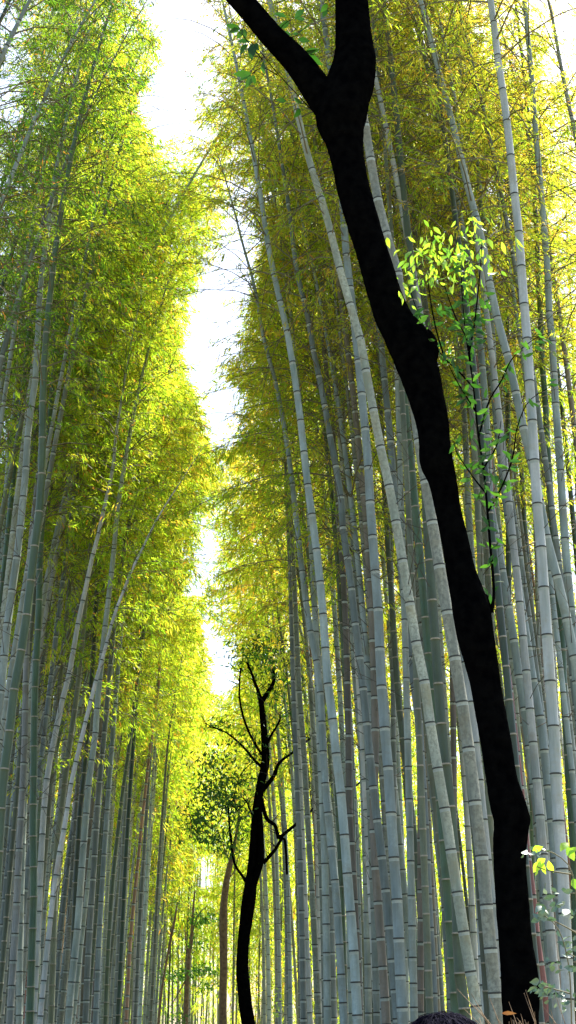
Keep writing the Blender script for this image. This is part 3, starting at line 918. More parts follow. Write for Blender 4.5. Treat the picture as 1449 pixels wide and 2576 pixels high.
# root flare down to the soil
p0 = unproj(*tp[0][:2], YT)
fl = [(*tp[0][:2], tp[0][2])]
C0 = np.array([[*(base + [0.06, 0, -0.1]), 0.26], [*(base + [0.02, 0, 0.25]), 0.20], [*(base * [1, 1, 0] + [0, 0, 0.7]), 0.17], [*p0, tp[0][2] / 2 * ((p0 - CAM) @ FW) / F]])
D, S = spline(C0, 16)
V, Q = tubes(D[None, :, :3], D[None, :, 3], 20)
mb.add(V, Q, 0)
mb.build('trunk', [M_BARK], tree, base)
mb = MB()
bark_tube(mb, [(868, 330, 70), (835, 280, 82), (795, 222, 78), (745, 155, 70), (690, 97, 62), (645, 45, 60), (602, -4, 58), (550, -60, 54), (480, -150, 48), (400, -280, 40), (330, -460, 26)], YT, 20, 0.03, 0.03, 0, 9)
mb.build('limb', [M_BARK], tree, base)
for (x, y, w, h, sd) in [(1226, 1526, 30, 34, 1), (1318, 2062, 34, 42, 2), (1083, 885, 42, 58, 4), (1128, 1335, 34, 30, 6), (1252, 1890, 30, 36, 7)]:
    mb = MB()
    bark_tube(mb, [(x - 10, y + h, w * .15), (x - 3, y + h * .6, w * .7), (x, y, w), (x - 3, y - h * .6, w * .7), (x - 10, y - h, w * .15)], YT - 0.03 if sd in (6, 7) else YT, 14, 0.02, 0.06, 0, sd)
    mb.build('knot', [M_BARK], tree, base)
# shoot and its leaves
mb = MB()
SH = [[(1238, 1540), (1242, 1480), (1232, 1359), (1224, 1259), (1219, 1199), (1204, 1099), (1197, 1034), (1189, 959), (1174, 859), (1164, 760), (1158, 660)],
      [(1191, 975), (1150, 930), (1121, 904), (1083, 853), (1046, 772), (1030, 720)], [(1118, 900), (1095, 820), (1080, 735), (1075, 680)],
      [(1185, 930), (1175, 853), (1148, 803), (1114, 704), (1105, 640)], [(1180, 890), (1195, 803), (1209, 667), (1212, 600)],
      [(1222, 1240), (1190, 1200), (1150, 1140), (1142, 1110)], [(1226, 1290), (1260, 1230), (1290, 1150), (1300, 1080), (1330, 1010), (1390, 970)],
      [(1204, 1099), (1230, 1010), (1260, 960), (1290, 900), (1345, 852), (1385, 836)], [(1196, 1034), (1150, 960), (1120, 900)], [(1215, 1180), (1250, 1120), (1260, 1060)]]
twigline(mb, SH[0], YT - .05, 8, 2)
for s in SH[1:]:
    twigline(mb, s, YT - .05, 5, 1.6)
shoot = mb.build('shoot', [M_BARK], tree, base)
mb = MB()
r = np.random.default_rng(21)
rows = []


def along(path, n, spread, ln, v0, v1, droop=0.5, side=1.0):
    D, _ = spline(np.array([(x, y, 0) for x, y in path], float), 60)
    for _ in range(n):
        i = r.integers(4, 60)
        x, y = D[i, 0] + r.normal(0, spread), D[i, 1] + r.normal(0, spread)
        a = r.uniform(0, 2 * math.pi)
        dx, dy = math.cos(a), 0.75 * math.sin(a) + droop
        h = math.hypot(dx, dy)
        l = ln * r.uniform(0.7, 1.15)
        rows.append((x, y, x + dx / h * l, y + dy / h * l, YT - 0.05 + r.normal(0, 0.12), r.uniform(v0, v1)))


for s, n in ((SH[0][:7], 26), (SH[0][6:], 14), (SH[1][:4], 12), (SH[3][:3], 12), (SH[4][:2], 8), (SH[5], 7), (SH[6], 15), (SH[7], 16), (SH[8], 5), (SH[9], 6)):
    along(s, int(n * 1.8), 9, 29, 0.0, 0.9, 0.25)
for cx, cy, rx, ry, n in ((1060, 820, 40, 40, 14), (1140, 790, 60, 50, 22), (1200, 760, 40, 60, 14)):
    for _ in range(n):
        x, y = cx + r.normal(0, rx * .6), cy + r.normal(0, ry * .6)
        a = r.uniform(0, 6.28)
        rows.append((x, y, x + 32 * math.cos(a), y + 20 * math.sin(a) + 8, YT - .05 + r.normal(0, .1), r.uniform(.1, .9)))
rows = [q for q in rows if True]
broad_leaves(mb, rows, r, 0, 0.7)
rows = []
for cx, cy, rx, ry, n in ((1072, 645, 34, 36, 70), (1175, 645, 34, 36, 66), (1120, 610, 56, 30, 24), (1200, 560, 16, 22, 12), (1045, 720, 24, 24, 24), (1165, 700, 40, 18, 14)):
    for _ in range(n):
        x, y = cx + r.normal(0, rx), cy + r.normal(0, ry)
        a = r.normal(math.radians(80), 0.75)
        l = 24 * r.uniform(.6, 1.15)
        rows.append((x, y, x + l * math.cos(a), y + l * math.sin(a), YT - .05 + r.normal(0, .15), r.random()))
rows += [(1298, 592, 1310, 635, YT, .8), (1262, 608, 1272, 640, YT, .7), (1300, 600, 1318, 625, YT, .6), (1226, 600, 1240, 625, YT, .6), (1236, 548, 1244, 568, YT, .8)]
broad_leaves(mb, rows, r, 1, 0.8)
mb.build('foliage', [M_BROAD, M_LIME], shoot, base, smooth=False)
for o in tree.children:
    for c in o.children:
        c.location = (0, 0, 0)
# sprigs at the fork
mb = MB()
SP = [(603, 69, 567, 63), (603, 71, 576, 82), (612, 73, 595, 99), (614, 72, 618, 98), (629, 106, 595, 103), (625, 112, 600, 141), (635, 109, 633, 151), (640, 109, 650, 126),
      (662, 154, 664, 187), (632, 185, 586, 187), (631, 188, 602, 202), (635, 189, 618, 221), (638, 188, 642, 213), (699, 69, 731, 54), (721, 44, 689, 33), (741, 46, 766, 21),
      (741, 46, 769, 49), (752, 86, 783, 60), (734, 89, 699, 82), (736, 87, 752, 84), (741, 96, 720, 113), (750, 99, 780, 103), (761, 120, 733, 124), (767, 128, 808, 126),
      (765, 138, 811, 163), (760, 143, 788, 166), (765, 134, 799, 122), (755, 128, 745, 105), (755, 273, 741, 296), (720, 255, 694, 249), (740, 245, 760, 262), (806, 30, 826, 8), (812, 44, 824, 22)]
broad_leaves(mb, [(a, b, c, d, YT + r.normal(0, .05), r.uniform(.05, .75)) for a, b, c, d in SP], r, 0, 0.45, 0.42)
for path in ([(660, 150), (612, 90), (600, 66)], [(700, 190), (660, 170), (632, 187)], [(700, 110), (730, 95), (760, 85)], [(725, 140), (745, 130), (770, 128)], [(690, 95), (715, 60), (740, 46)],
             [(848, 300), (800, 290), (750, 240), (690, 175), (640, 110), (628, 104)], [(848, 300), (815, 270), (760, 225)], [(700, 90), (697, 75)], [(735, 95), (745, 110), (762, 122)]):
    twigline(mb, path, YT, 3.2, 1.5, 1)
# foliage beyond the top of the frame
rows = []
for cx, cy, rx in ((330, -430, 90), (880, -350, 160), (600, -260, 120), (1100, -300, 120)):
    for _ in range(70):
        x, y = cx + r.normal(0, rx), cy - abs(r.normal(0, 70))
        a = r.uniform(0, 6.28)
        rows.append((x, y, x + 40 * math.cos(a), y + 30 * math.sin(a), YT + r.normal(0, .6), r.uniform(0, .9)))
broad_leaves(mb, rows, r, 0, 0.9, 0.4)
mb.build('foliage', [M_BROAD, M_BARK], tree, base, smooth=False)


def leaf_blob(mb, cx, cy, rx, ry, Y, n, ln, r, v0=0.2, v1=1.0, mat=0, ydev=0.6):
    for _ in range(n):
        a, q = r.uniform(0, 6.28), r.uniform(0, 1)
        x, y = cx + rx * r.normal(0, .55), cy + ry * r.normal(0, .6)
        if math.sin(x * .21 + cy) * math.sin(y * .27 + cx) < -0.25:
            continue
        b = r.normal(math.radians(75), 0.9)
        l = ln * r.uniform(.7, 1.2)
        broad_leaves(mb, [(x, y, x + l * math.cos(b), y + l * math.sin(b), Y + r.normal(0, ydev), r.uniform(v0, v1))], r, mat, 0.9, 0.34)


# the dark twisted tree in the middle distance
YD = 33.0
pts = [(628, 2620, 36), (625, 2576, 34), (617, 2517, 33), (610, 2442, 32), (612, 2382, 30), (620, 2307, 33), (627, 2257, 34), (634, 2192, 26), (640, 2117, 24), (645, 2042, 23), (655, 1977, 22),
       (667, 1917, 21), (664, 1842, 17), (657, 1767, 14), (648, 1740, 9)]
base = unproj(628, 2620, YD); base[2] = 0
t2 = empty('tree', base, 'dark twisted tree with forking bare limbs in the middle distance right of the path', 'tree')
mb = MB()
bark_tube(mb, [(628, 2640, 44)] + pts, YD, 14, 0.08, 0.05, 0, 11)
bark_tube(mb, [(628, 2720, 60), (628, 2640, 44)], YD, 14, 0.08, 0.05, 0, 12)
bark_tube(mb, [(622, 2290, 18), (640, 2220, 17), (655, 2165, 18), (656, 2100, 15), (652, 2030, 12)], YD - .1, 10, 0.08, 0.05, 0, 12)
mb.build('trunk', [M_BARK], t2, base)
LIMBS = [([(664, 1935), (640, 1912), (610, 1877), (575, 1847), (550, 1834), (515, 1820)], 8, 2), ([(550, 1834), (525, 1829)], 4, 2), ([(664, 1905), (642, 1872), (620, 1827), (607, 1782), (602, 1737), (605, 1680)], 7, 4),
         ([(657, 1770), (650, 1740), (640, 1715), (632, 1690), (620, 1665)], 10, 5), ([(657, 1767), (675, 1740), (688, 1715), (688, 1680)], 13, 7), ([(668, 1880), (682, 1850), (700, 1820), (706, 1800)], 8, 3),
         ([(660, 1990), (690, 1950), (702, 1920), (740, 1890), (790, 1850)], 12, 4), ([(654, 1997), (670, 2057), (692, 2077), (700, 2110)], 11, 8), ([(662, 2172), (690, 2140), (715, 2110), (722, 2200)], 10, 6),
         ([(632, 2245), (612, 2207), (590, 2172), (580, 2107), (575, 2037), (577, 2012)], 8, 4), ([(577, 2030), (560, 2035), (554, 2065)], 5, 2), ([(577, 2020), (590, 2030), (597, 2040)], 5, 2),
         ([(646, 2080), (633, 2047), (622, 2020), (612, 2007)], 6, 3), ([(700, 2110), (760, 2060), (810, 2010), (830, 1960)], 9, 3), ([(580, 2050), (600, 1960), (640, 1910)], 3, 2), ([(880, 1990), (950, 1930), (980, 1910), (930, 1780)], 5, 3)]
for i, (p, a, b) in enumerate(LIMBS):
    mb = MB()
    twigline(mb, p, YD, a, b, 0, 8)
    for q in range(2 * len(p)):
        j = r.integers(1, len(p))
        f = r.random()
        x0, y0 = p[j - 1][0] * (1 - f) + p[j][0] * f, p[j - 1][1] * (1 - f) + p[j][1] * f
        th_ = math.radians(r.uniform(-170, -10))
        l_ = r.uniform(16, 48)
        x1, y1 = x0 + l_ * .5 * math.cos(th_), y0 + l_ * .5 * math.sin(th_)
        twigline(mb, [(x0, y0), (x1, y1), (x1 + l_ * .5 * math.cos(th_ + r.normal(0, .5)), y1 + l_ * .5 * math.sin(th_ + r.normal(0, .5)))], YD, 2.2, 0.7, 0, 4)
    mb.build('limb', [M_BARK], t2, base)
mb = MB()
r = np.random.default_rng(31)
for a in ((510, 2060, 42, 28, 330), (560, 2010, 48, 26, 380), (530, 2105, 55, 20, 200), (575, 1960, 55, 25, 240), (540, 1915, 42, 26, 170), (610, 1880, 60, 30, 110), (600, 2050, 30, 30, 120), (700, 1680, 60, 50, 220), (640, 1650, 60, 30, 150),
          (520, 1985, 35, 20, 120), (575, 2140, 25, 14, 50), (690, 1780, 40, 50, 90), (730, 1700, 40, 60, 150), (740, 1840, 40, 40, 90), (660, 1620, 60, 30, 120), (560, 1820, 30, 14, 50)):
    leaf_blob(mb, a[0] + 6 * math.sin(a[1]), a[1], a[2] * 1.15, a[3] * 1.15, YD, int(a[4] * 1.6), 11, r, 0.0, 0.7, 0, 0.9)
mb.build('crown', [M_BROAD], t2, base, smooth=False)

# the sunlit brown trunk beside it
YB = 41.0
base = unproj(562, 2640, YB); base[2] = 0
t3 = empty('tree', base, 'straight brown tree trunk lit by the sun at the end of the path', 'tree')
mb = MB()
bark_tube(mb, [(562, 2720, 26), (562, 2640, 22), (561, 2576, 20), (561, 2500, 20), (563, 2420, 19), (562, 2330, 22), (563, 2280, 19), (568, 2230, 17), (573, 2200, 15), (580, 2170, 13), (586, 2140, 10), (594, 2100, 7), (600, 2060, 5), (603, 2020, 2)], YB, 14, 0.08, 0.05, 0, 14)
mb.build('trunk', [M_BARKB], t3, base)
for p in ([(566, 2240), (572, 2215), (590, 2190), (600, 2150)], [(580, 2170), (565, 2140), (560, 2110)]):
    mb = MB()
    twigline(mb, p, YB, 4, 2, 0, 6)
    mb.build('limb', [M_BARKB], t3, base)
mb = MB()
for a in ((600, 2090, 34, 34, 200), (560, 2120, 38, 26, 170)):
    leaf_blob(mb, *a[:4], YB, a[4], 8, r, 0.5, 1.0)
mb.build('crown', [M_BROAD], t3, base, smooth=False)

# the small forked tree at the end of the path
YS = 50.0
base = unproj(466, 2640, YS); base[2] = 0
t4 = empty('tree', base, 'small slim forked brown tree with green leaf tiers at the far end of the path', 'tree')
mb = MB()
bark_tube(mb, [(464, 2690, 16), (466, 2600, 13), (470, 2500, 11), (473, 2440, 11), (476, 2400, 10), (482, 2360, 9), (486, 2290, 6), (490, 2240, 4)], YS, 10, 0.1, 0.05, 0, 15)
mb.build('trunk', [M_BARKB], t4, base)
for p in ([(474, 2400), (468, 2370), (464, 2320)], [(484, 2340), (500, 2300), (520, 2280)], [(470, 2460), (448, 2500), (430, 2530)]):
    mb = MB()
    twigline(mb, p, YS, 4, 2, 0, 6)
    mb.build('limb', [M_BARKB], t4, base)
mb = MB()
for a in ((505, 2310, 40, 18, 200), (450, 2450, 42, 14, 170), (510, 2440, 48, 14, 170), (490, 2370, 30, 20, 60), (450, 2560, 30, 16, 50), (520, 2480, 30, 14, 60)):
    leaf_blob(mb, *a[:4], YS, a[4] * 2, 9, r, 0.2, 1.0)
mb.build('crown', [M_BROAD], t4, base, smooth=False)

# broken leaning trunk at the left edge of the bright gap
YL = 47.0
base = unproj(398, 2640, YL); base[2] = 0
t5 = empty('tree', base, 'thin dark broken trunk leaning against the left bamboos beside the bright gap', 'tree')
mb = MB()
bark_tube(mb, [(386, 2700, 8), (396, 2600, 7), (406, 2500, 6), (415, 2440, 5), (428, 2370, 7), (440, 2310, 6), (446, 2270, 2)], YL, 8, 0.1, 0.05, 0, 16)
mb.build('trunk', [M_BARKB], t5, base)
mb = MB()
leaf_blob(mb, 445, 2265, 12, 12, YL, 40, 7, r, .3, 1)
mb.build('crown', [M_BROAD], t5, base, smooth=False)

# ------------------------------------------------------------------ shrub at the bottom right
YR = 8.6
base = unproj(1440, 2700, YR); base[2] = 0
sh = empty('shrub', base, 'shrub with pale grey green leaves at the bottom right beside the black trunk', 'shrub')
mb = MB()
ST = [[(1440, 2800), (1436, 2500), (1425, 2400), (1400, 2330), (1350, 2290)], [(1436, 2500), (1400, 2490), (1365, 2480)], [(1460, 2700), (1455, 2350), (1440, 2200), (1400, 2150), (1345, 2135)],
      [(1455, 2350), (1420, 2330), (1380, 2310)], [(1440, 2200), (1380, 2190), (1350, 2180)], [(1462, 2600), (1450, 2420), (1425, 2395)]]
for s in ST:
    bark_tube(mb, [(x, y, 4 - 2 * i / len(s)) for i, (x, y) in enumerate(s)], YR, 6, 0.05, 0.02, 0)
g = np.array([[*(base + [0, 0, 0]), .012], [*unproj(1440, 2800, YR), .006]])
gg, _ = spline(g, 5)
V, Q = tubes(gg[None, :, :3], gg[None, :, 3], 6)
mb.add(V, Q, 0)
mb.build('stem', [M_TWIG], sh, base)
mb = MB()
rows = []
r = np.random.default_rng(41)
for cx, cy, rx, ry, n, ln in ((1360, 2295, 24, 20, 12, 30), (1372, 2490, 24, 18, 26, 24), (1400, 2510, 30, 16, 16, 22), (1430, 2380, 20, 20, 14, 26), (1430, 2290, 20, 18, 10, 24), (1350, 2140, 20, 8, 12, 22), (1435, 2440, 16, 16, 8, 24),
                              (1400, 2245, 24, 12, 8, 24), (1390, 2420, 20, 16, 6, 22), (1440, 2540, 20, 14, 8, 24)):
    for _ in range(n):
        x, y = cx + r.normal(0, rx * .7), cy + r.normal(0, ry * .7)
        a = r.uniform(0, 6.28)
        l = ln * r.uniform(.6, 1.1)
        rows.append((x, y, x + l * math.cos(a), y + l * .7 * math.sin(a), YR + r.normal(0, .12), r.random()))
broad_leaves(mb, rows, r, 0, 0.7, 0.55)
rows = [(1360, 2165, 1342, 2195, YR, .9), (1366, 2168, 1372, 2200, YR, .7), (1380, 2165, 1392, 2196, YR, .9), (1372, 2160, 1350, 2172, YR, .8), (1425, 2130, 1445, 2165, YR, .4), (1430, 2150, 1452, 2130, YR, .5), (1350, 2185, 1347, 2204, YR, 1),
        (1440, 2210, 1455, 2240, YR, .3), (1428, 2120, 1410, 2140, YR, .6), (1340, 2140, 1365, 2130, YR, .6)]
broad_leaves(mb, rows, r, 1, 0.5, 0.6)
mb.build('foliage', [M_SHRUB, M_LIME], sh, base, smooth=False)

# small green undergrowth plant low between the stems
YU = 30.0
base = unproj(692, 2640, YU); base[2] = 0
up = empty('shrub', base, 'small bright green leafy plant low between bamboos right of the twisted tree', 'shrub')
mb = MB()
bark_tube(mb, [(692, 2700, 4), (692, 2600, 3), (690, 2540, 2), (693, 2500, 1.5)], YU, 6, 0.1, 0.02, 0)
mb.build('stem', [M_TWIG], up, base)
mb = MB()
leaf_blob(mb, 692, 2530, 9, 34, YU, 60, 9, r, .3, 1, 0, .1)
mb.build('foliage', [M_LIME], up, base, smooth=False)

# ------------------------------------------------------------------ ground, path, fences
def sheet(name, x0, x1, y0, y1, z, mat, nx=2, ny=2, amp=0.0):
    xs, ys = np.linspace(x0, x1, nx), np.linspace(y0, y1, ny)
    G = np.array([[(x, y, z + amp * (math.sin(x * 1.7 + y) + math.sin(y * .9 - x * .6))) for x in xs] for y in ys])
    idx = np.arange(nx * ny).reshape(ny, nx)
    Q = np.stack([idx[:-1, :-1], idx[:-1, 1:], idx[1:, 1:], idx[1:, :-1]], -1)
    m = MB()
    m.add(G.reshape(-1, 3), Q.reshape(-1, 4), 0)
    o = m.build(name, [mat])
    o['kind'] = 'structure'
    return o


sheet('ground', -200, 200, -60, 400, -0.02, M_LITTER, 120, 120, 0.006)
sheet('path', -1.6, 1.3, -20, 60, 0.02, M_PATH)


def brush_fence(x, ya, yb, label):
    base = (x, (ya + yb) / 2, 0)
    root = empty('brushwood_fence', base, label, 'fence')
    rr = np.random.default_rng(int(abs(x) * 100))
    L = yb - ya
    n = int(L * 90)
    y = rr.uniform(ya, yb, n)
    t = np.linspace(0, 1, 4)
    h = 1.50 + 0.07 * rr.random(n)
    wild = rr.random(n) < 0.06
    h = np.where(wild, h + rr.uniform(0.0, 0.13, n), h)
    P = np.zeros((n, 4, 3))
    xo = x + rr.normal(0, 0.06, n)
    sl = rr.normal(0, 0.08, n) * np.where(wild, 3.5, 1)
    sx = rr.normal(0, 0.04, n) * np.where(wild, 3, 1)
    P[..., 0] = xo[:, None] + sx[:, None] * t ** 2
    P[..., 1] = y[:, None] + sl[:, None] * t ** 2
    P[..., 2] = h[:, None] * t
    m = MB()
    V, Q = tubes(P, np.array([.006, .005, .004, .0012])[None] * np.ones((n, 1)), 4)
    m.add(V, Q, 0)
    m.build('brush', [M_BRUSH], root, base)
    for z in (0.35, 0.95, 1.35):
        for s in (-1, 1):
            m = MB()
            V, Q = tubes(np.array([[(x + s * .17, ya, z), (x + s * .17, yb, z)]], float), np.array([[.025, .025]]), 8)
            m.add(V, Q, 0)
            m.build('rail', [CULM['brown']], root, base)
    for yy in np.arange(ya, yb, 3.0)[:16]:
        m = MB()
        V, Q = tubes(np.array([[(x, yy, 0), (x, yy, 1.42)]], float), np.array([[.05, .05]]), 8)
        m.add(V, Q, 0)
        m.build('post', [M_BARKB], root, base)
    return root


brush_fence(1.68, 3.0, 48, 'low brushwood fence of dry twigs along the right edge of the path')
brush_fence(-2.75, 3.0, 21, 'low brushwood fence of dry twigs along the left edge of the path')
# loose dry twigs sticking up behind the fence, and an orange leaf caught on them
base = unproj(1290, 2590, 8.0); base[2] = 0
tw = empty('dry_brush_bundle', base, 'bundle of dry straw coloured twigs poking up in front of the black trunk', 'brushwood')
mb = MB()
r = np.random.default_rng(51)
rowsP = []
for bx, by, tx, ty in ((1265, 2640, 1186, 2500), (1290, 2650, 1190, 2524), (1300, 2660, 1230, 2505), (1310, 2650, 1280, 2520), (1370, 2640, 1318, 2498), (1350, 2640, 1322, 2490), (1330, 2650, 1345, 2545),
                       (1260, 2620, 1150, 2488), (1275, 2640, 1165, 2536), (1400, 2650, 1385, 2540), (1420, 2640, 1365, 2530), (1430, 2650, 1445, 2535), (1445, 2650, 1400, 2510), (1240, 2640, 1205, 2560), (1360, 2650, 1300, 2560),
                       (1290, 2640, 1330, 2570), (1310, 2640, 1290, 2565), (1270, 2640, 1285, 2560), (1300, 2640, 1250, 2560), (1345, 2640, 1380, 2565), (1200, 2640, 1140, 2560), (1330, 2640, 1310, 2550)):
    a, b = unproj(bx, by, 8.0), unproj(tx, ty, 8.0 + r.normal(0, .1))
    c = (a + b) / 2 + r.normal(0, .012, 3)
    a0 = a.copy(); a0[2] = 1.2
    rowsP.append([a0, a, c, b])
P = np.array(rowsP)
V, Q = tubes(P, np.array([.004, .0035, .0025, .001])[None] * np.ones((len(P), 1)), 4)
mb.add(V, Q, 0)
n = 260
y = r.normal(8.0, .35, n)
x0 = unproj(1330, 2590, 8)[0] + r.normal(0, .13, n)
t = np.linspace(0, 1, 4)
P = np.zeros((n, 4, 3))
P[..., 0] = x0[:, None] + r.normal(0, .05, n)[:, None] * t ** 2
P[..., 1] = y[:, None]
P[..., 2] = (r.uniform(1.45, 1.66, n))[:, None] * t
V, Q = tubes(P, np.array([.006, .004, .003, .001])[None] * np.ones((n, 1)), 4)
mb.add(V, Q, 0)
mb.build('twig_bunch', [M_BRUSH], tw, base)
mb = MB()
broad_leaves(mb, [(1262, 2549, 1298, 2549, 7.9, .5)], r, 0, 0.2, 0.25)
ol = mb.build('dry_leaf', [M_DRY])
tag(ol, 'single orange dry leaf caught on the twigs at the foot of the black trunk', 'leaf')

# ------------------------------------------------------------------ person, seen only as the crown of a dark head
def skinned(name, chains, mat, parent, origin, sub=2):
    """chains: list of (points, radii); the first point of each later chain is joined to the nearest earlier vertex"""
    V, E, R = [], [], []
    for pts, rad in chains:
        prev = None
        for i, (p, q) in enumerate(zip(pts, rad)):
            if i == 0 and V:
                d = [np.linalg.norm(np.array(v) - np.array(p)) for v in V]
                if min(d) < 1e-4:
                    prev = int(np.argmin(d))
                    continue
            V.append(tuple(p))
            R.append(q)
            if prev is not None:
                E.append((prev, len(V) - 1))
            prev = len(V) - 1
    me = bpy.data.meshes.new(name)
    me.from_pydata([tuple(np.array(v) - np.array(origin)) for v in V], E, [])
    o = bpy.data.objects.new(name, me)
    COL.objects.link(o)
    sk = o.modifiers.new('skin', 'SKIN')
    sk.use_smooth_shade = True
    for i, rr in enumerate(R):
        rr = rr if isinstance(rr, tuple) else (rr, rr)
        me.skin_vertices[0].data[i].radius = rr
    me.skin_vertices[0].data[0].use_root = True
    ss = o.modifiers.new('sub', 'SUBSURF')
    ss.levels = ss.render_levels = sub
    me.materials.append(mat)
    o.parent = parent
    o.location = np.array(origin) - np.array(parent.location)
    return o


def bake(o):
    dg = bpy.context.evaluated_depsgraph_get()
    me = bpy.data.meshes.new_from_object(o.evaluated_get(dg))
    mats = [m for m in o.data.materials]
    o.modifiers.clear()
    o.data = me
    if not me.materials:
        for m in mats:
            me.materials.append(m)


HD = unproj(1122, 2736, 2.75)                    # centre of the head
px, py = HD[0], HD[1]
pb = (px, py, 0)
person = empty('person', pb, 'person walking ahead, only the top of their dark hair showing at the bottom edge', 'person')


def pp(x, y, z):
    return (px + x, py + y, z)


hz = HD[2]                                       # head centre height
k = hz / 1.52
body = skinned('body', [
    ([pp(0, 0, .92 * k), pp(0, 0, 1.05 * k), pp(0, 0, 1.22 * k), pp(0, 0, 1.34 * k), pp(0, .005, 1.41 * k), pp(0, .01, 1.46 * k), pp(0, .02, 1.53 * k), pp(0, .02, 1.58 * k)],
     [(.15, .10), (.13, .09), (.15, .10), (.13, .08), .055, .06, (.077, .092), (.070, .085)]),
    ([pp(0, 0, .92 * k), pp(-.09, 0, .84 * k), pp(-.10, .02, .50 * k), pp(-.10, -.02, .10 * k), pp(-.10, .12, .04)], [.1, .085, .055, .036, .03]),
    ([pp(0, 0, .92 * k), pp(.09, 0, .84 * k), pp(.10, .02, .50 * k), pp(.10, -.02, .10 * k), pp(.10, .12, .04)], [.1, .085, .055, .036, .03]),
    ([pp(0, 0, 1.34 * k), pp(-.17, 0, 1.33 * k), pp(-.23, -.02, 1.07 * k), pp(-.22, .05, .84 * k), pp(-.22, .07, .78 * k), pp(-.22, .08, .74 * k)], [.08, .052, .04, .028, .034, .03]),
    ([pp(0, 0, 1.34 * k), pp(.17, 0, 1.33 * k), pp(.23, -.02, 1.07 * k), pp(.22, .05, .84 * k), pp(.22, .07, .78 * k), pp(.22, .08, .74 * k)], [.08, .052, .04, .028, .034, .03]),
] + [([pp(s * .22, .08, .74 * k), pp(s * (.222 + dx), .095 + dy, .71 * k), pp(s * (.222 + dx), .10 + dy, .685 * k), pp(s * (.22 + dx), .095 + dy, (.665 - e) * k)], [.03, .010, .009, .008])
     for s in (-1, 1) for dx, dy, e in ((.0, .03, 0), (.003, .01, .008), (.003, -.012, .004), (0, -.032, -.01))]
  + [([pp(s * .22, .07, .78 * k), pp(s * .20, .115, .75 * k), pp(s * .20, .125, .72 * k)], [.034, .012, .010]) for s in (-1, 1)],
    M_SKIN, person, pb)
jk = skinned('jacket', [
    ([pp(0, 0, .84 * k), pp(0, 0, 1.0 * k), pp(0, 0, 1.2 * k), pp(0, 0, 1.34 * k), pp(0, .005, 1.40 * k)], [(.175, .125), (.16, .115), (.175, .125), (.15, .10), .07]),
    ([pp(0, 0, 1.34 * k), pp(-.17, 0, 1.33 * k), pp(-.23, -.02, 1.07 * k), pp(-.22, .05, .86 * k)], [.1, .07, .055, .043]),
    ([pp(0, 0, 1.34 * k), pp(.17, 0, 1.33 * k), pp(.23, -.02, 1.07 * k), pp(.22, .05, .86 * k)], [.1, .07, .055, .043])], M_JACKET, person, pb)
tr = skinned('trousers', [
    ([pp(0, 0, .93 * k), pp(0, 0, .86 * k)], [(.16, .115), (.15, .11)]),
    ([pp(0, 0, .86 * k), pp(-.095, 0, .78 * k), pp(-.10, .02, .50 * k), pp(-.10, -.02, .12 * k)], [.1, .1, .072, .058]),
    ([pp(0, 0, .86 * k), pp(.095, 0, .78 * k), pp(.10, .02, .50 * k), pp(.10, -.02, .12 * k)], [.1, .1, .072, .058])], M_TROUSER, person, pb)
for s in (-1, 1):
    skinned('shoe', [([pp(s * .10, -.06, .045), pp(s * .10, .03, .05), pp(s * .10, .16, .04)], [.042, .048, .036])], M_SHOE, person, pb)
# hair: a shell of many strands over the skull
mb = MB()
r = np.random.default_rng(61)
n = 14000
u = r.uniform(-0.25, 1, n)
a = r.uniform(0, 2 * math.pi, n)
q = np.sqrt(np.maximum(0, 1 - u * u))
N0 = np.stack([q * np.cos(a), q * np.sin(a), u], -1)
keepn = ~((N0[:, 1] > 0.45) & (N0[:, 2] < 0.35))
N0 = N0[keepn]
cen = np.array([px, py + 0.01, hz + 0.005])
rad = np.array([.092, .108, .112])
n = len(N0)
down = np.stack([N0[:, 0] * .8, N0[:, 1] * .8, -np.ones(n) * .9], -1) + r.normal(0, .35, (n, 3))
down = unit(down - N0 * np.sum(down * N0, 1, keepdims=True))
t = np.linspace(0, 1, 5)
Pn = N0[:, None] + down[:, None] * (t * 0.55)[None, :, None]
Pn = unit(Pn) * (1.0 + 0.02 * np.sin(N0[:, 0] * 17 + 3 * np.sin(N0[:, 1] * 9))[:, None, None] + 0.025 * np.sin(N0[:, 1] * 23 + N0[:, 2] * 11)[:, None, None] + 0.05 * np.sin(t * math.pi)[None, :, None] + r.normal(0, .012, (n, 1, 1)))
V, Q = tubes(cen + Pn * rad, np.array([.0007, .0008, .0007, .0006, .0003])[None] * np.ones((n, 1)), 3)
mb.add(V, Q, 0)
th = np.linspace(0, math.pi * .62, 14)
ph = np.linspace(0, 2 * math.pi, 25)[:-1]
G = np.array([[(math.sin(x) * math.cos(y), math.sin(x) * math.sin(y), math.cos(x)) for y in ph] for x in th])
idx = np.arange(14 * 24).reshape(14, 24)
Q = np.stack([idx[:-1], np.roll(idx[:-1], -1, 1), np.roll(idx[1:], -1, 1), idx[1:]], -1)
mb.add((cen - [0, .006, 0]) + G.reshape(-1, 3) * rad * .985, Q.reshape(-1, 4), 0)
mb.build('hair', [M_HAIR], person, pb)
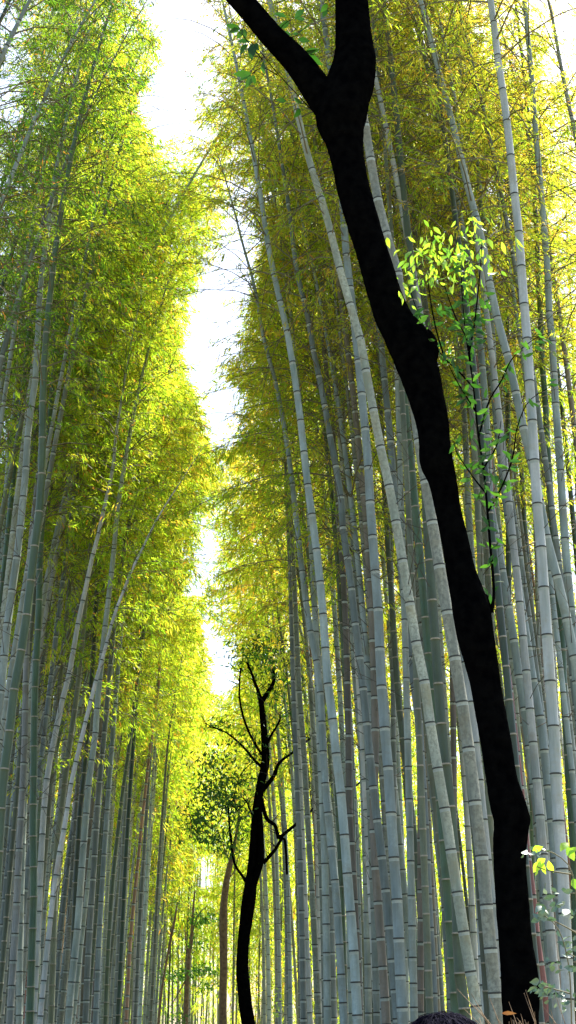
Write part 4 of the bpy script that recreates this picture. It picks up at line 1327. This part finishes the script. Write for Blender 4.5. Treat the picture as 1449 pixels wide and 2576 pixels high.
# face
mb = MB()
for sx in (-1, 1):
    G2 = np.array([[(math.sin(x) * math.cos(y), math.sin(x) * math.sin(y), math.cos(x)) for y in ph[::3]] for x in np.linspace(0, math.pi, 7)])
    id2 = np.arange(7 * 8).reshape(7, 8)
    Q2 = np.stack([id2[:-1], np.roll(id2[:-1], -1, 1), np.roll(id2[1:], -1, 1), id2[1:]], -1).reshape(-1, 4)
    mb.add(np.array([px + sx * .083, py + .01, hz - .01]) + G2.reshape(-1, 3) * [.012, .02, .032], Q2, 0)
mb.build('ear', [M_SKIN], person, pb)
bpy.context.view_layer.update()
for o in list(person.children):
    if o.modifiers:
        bake(o)

# ------------------------------------------------------------------ light
w = bpy.data.worlds.new("World")
SC.world = w
w.use_nodes = True
nt = w.node_tree
bg = nt.nodes['Background']
sky = nt.nodes.new('ShaderNodeTexSky')
sky.sky_type = 'NISHITA'
sky.sun_disc = False
SUN_EL, SUN_AZ = math.radians(54), math.radians(30)     # azimuth from +Y towards +X
sky.sun_elevation = SUN_EL
sky.sun_rotation = SUN_AZ
sky.dust_density = 2.0
nt.links.new(sky.outputs[0], bg.inputs['Color'])
bg.inputs['Strength'].default_value = 0.10
sl = bpy.data.lights.new('sun', 'SUN')
sl.energy = 4.4
sl.angle = math.radians(0.5)
sl.color = (1.0, 0.95, 0.86)
so = bpy.data.objects.new('sun', sl)
COL.objects.link(so)
d = Vector((math.sin(SUN_AZ) * math.cos(SUN_EL), math.cos(SUN_AZ) * math.cos(SUN_EL), math.sin(SUN_EL)))
so.rotation_euler = d.to_track_quat('Z', 'Y').to_euler()
so.location = (0, 0, 60)

SC.view_settings.view_transform = 'Standard'
SC.view_settings.look = 'None'
SC.view_settings.gamma = 1
SC.view_settings.exposure = 1.87
SC.cycles.max_bounces = 14
SC.cycles.diffuse_bounces = 8
SC.cycles.transmission_bounces = 10
SC.cycles.transparent_max_bounces = 8
SC.cycles.use_denoising = True
print('bamboos', n_bamboo, 'faces', sum(len(m.polygons) for m in bpy.data.meshes))
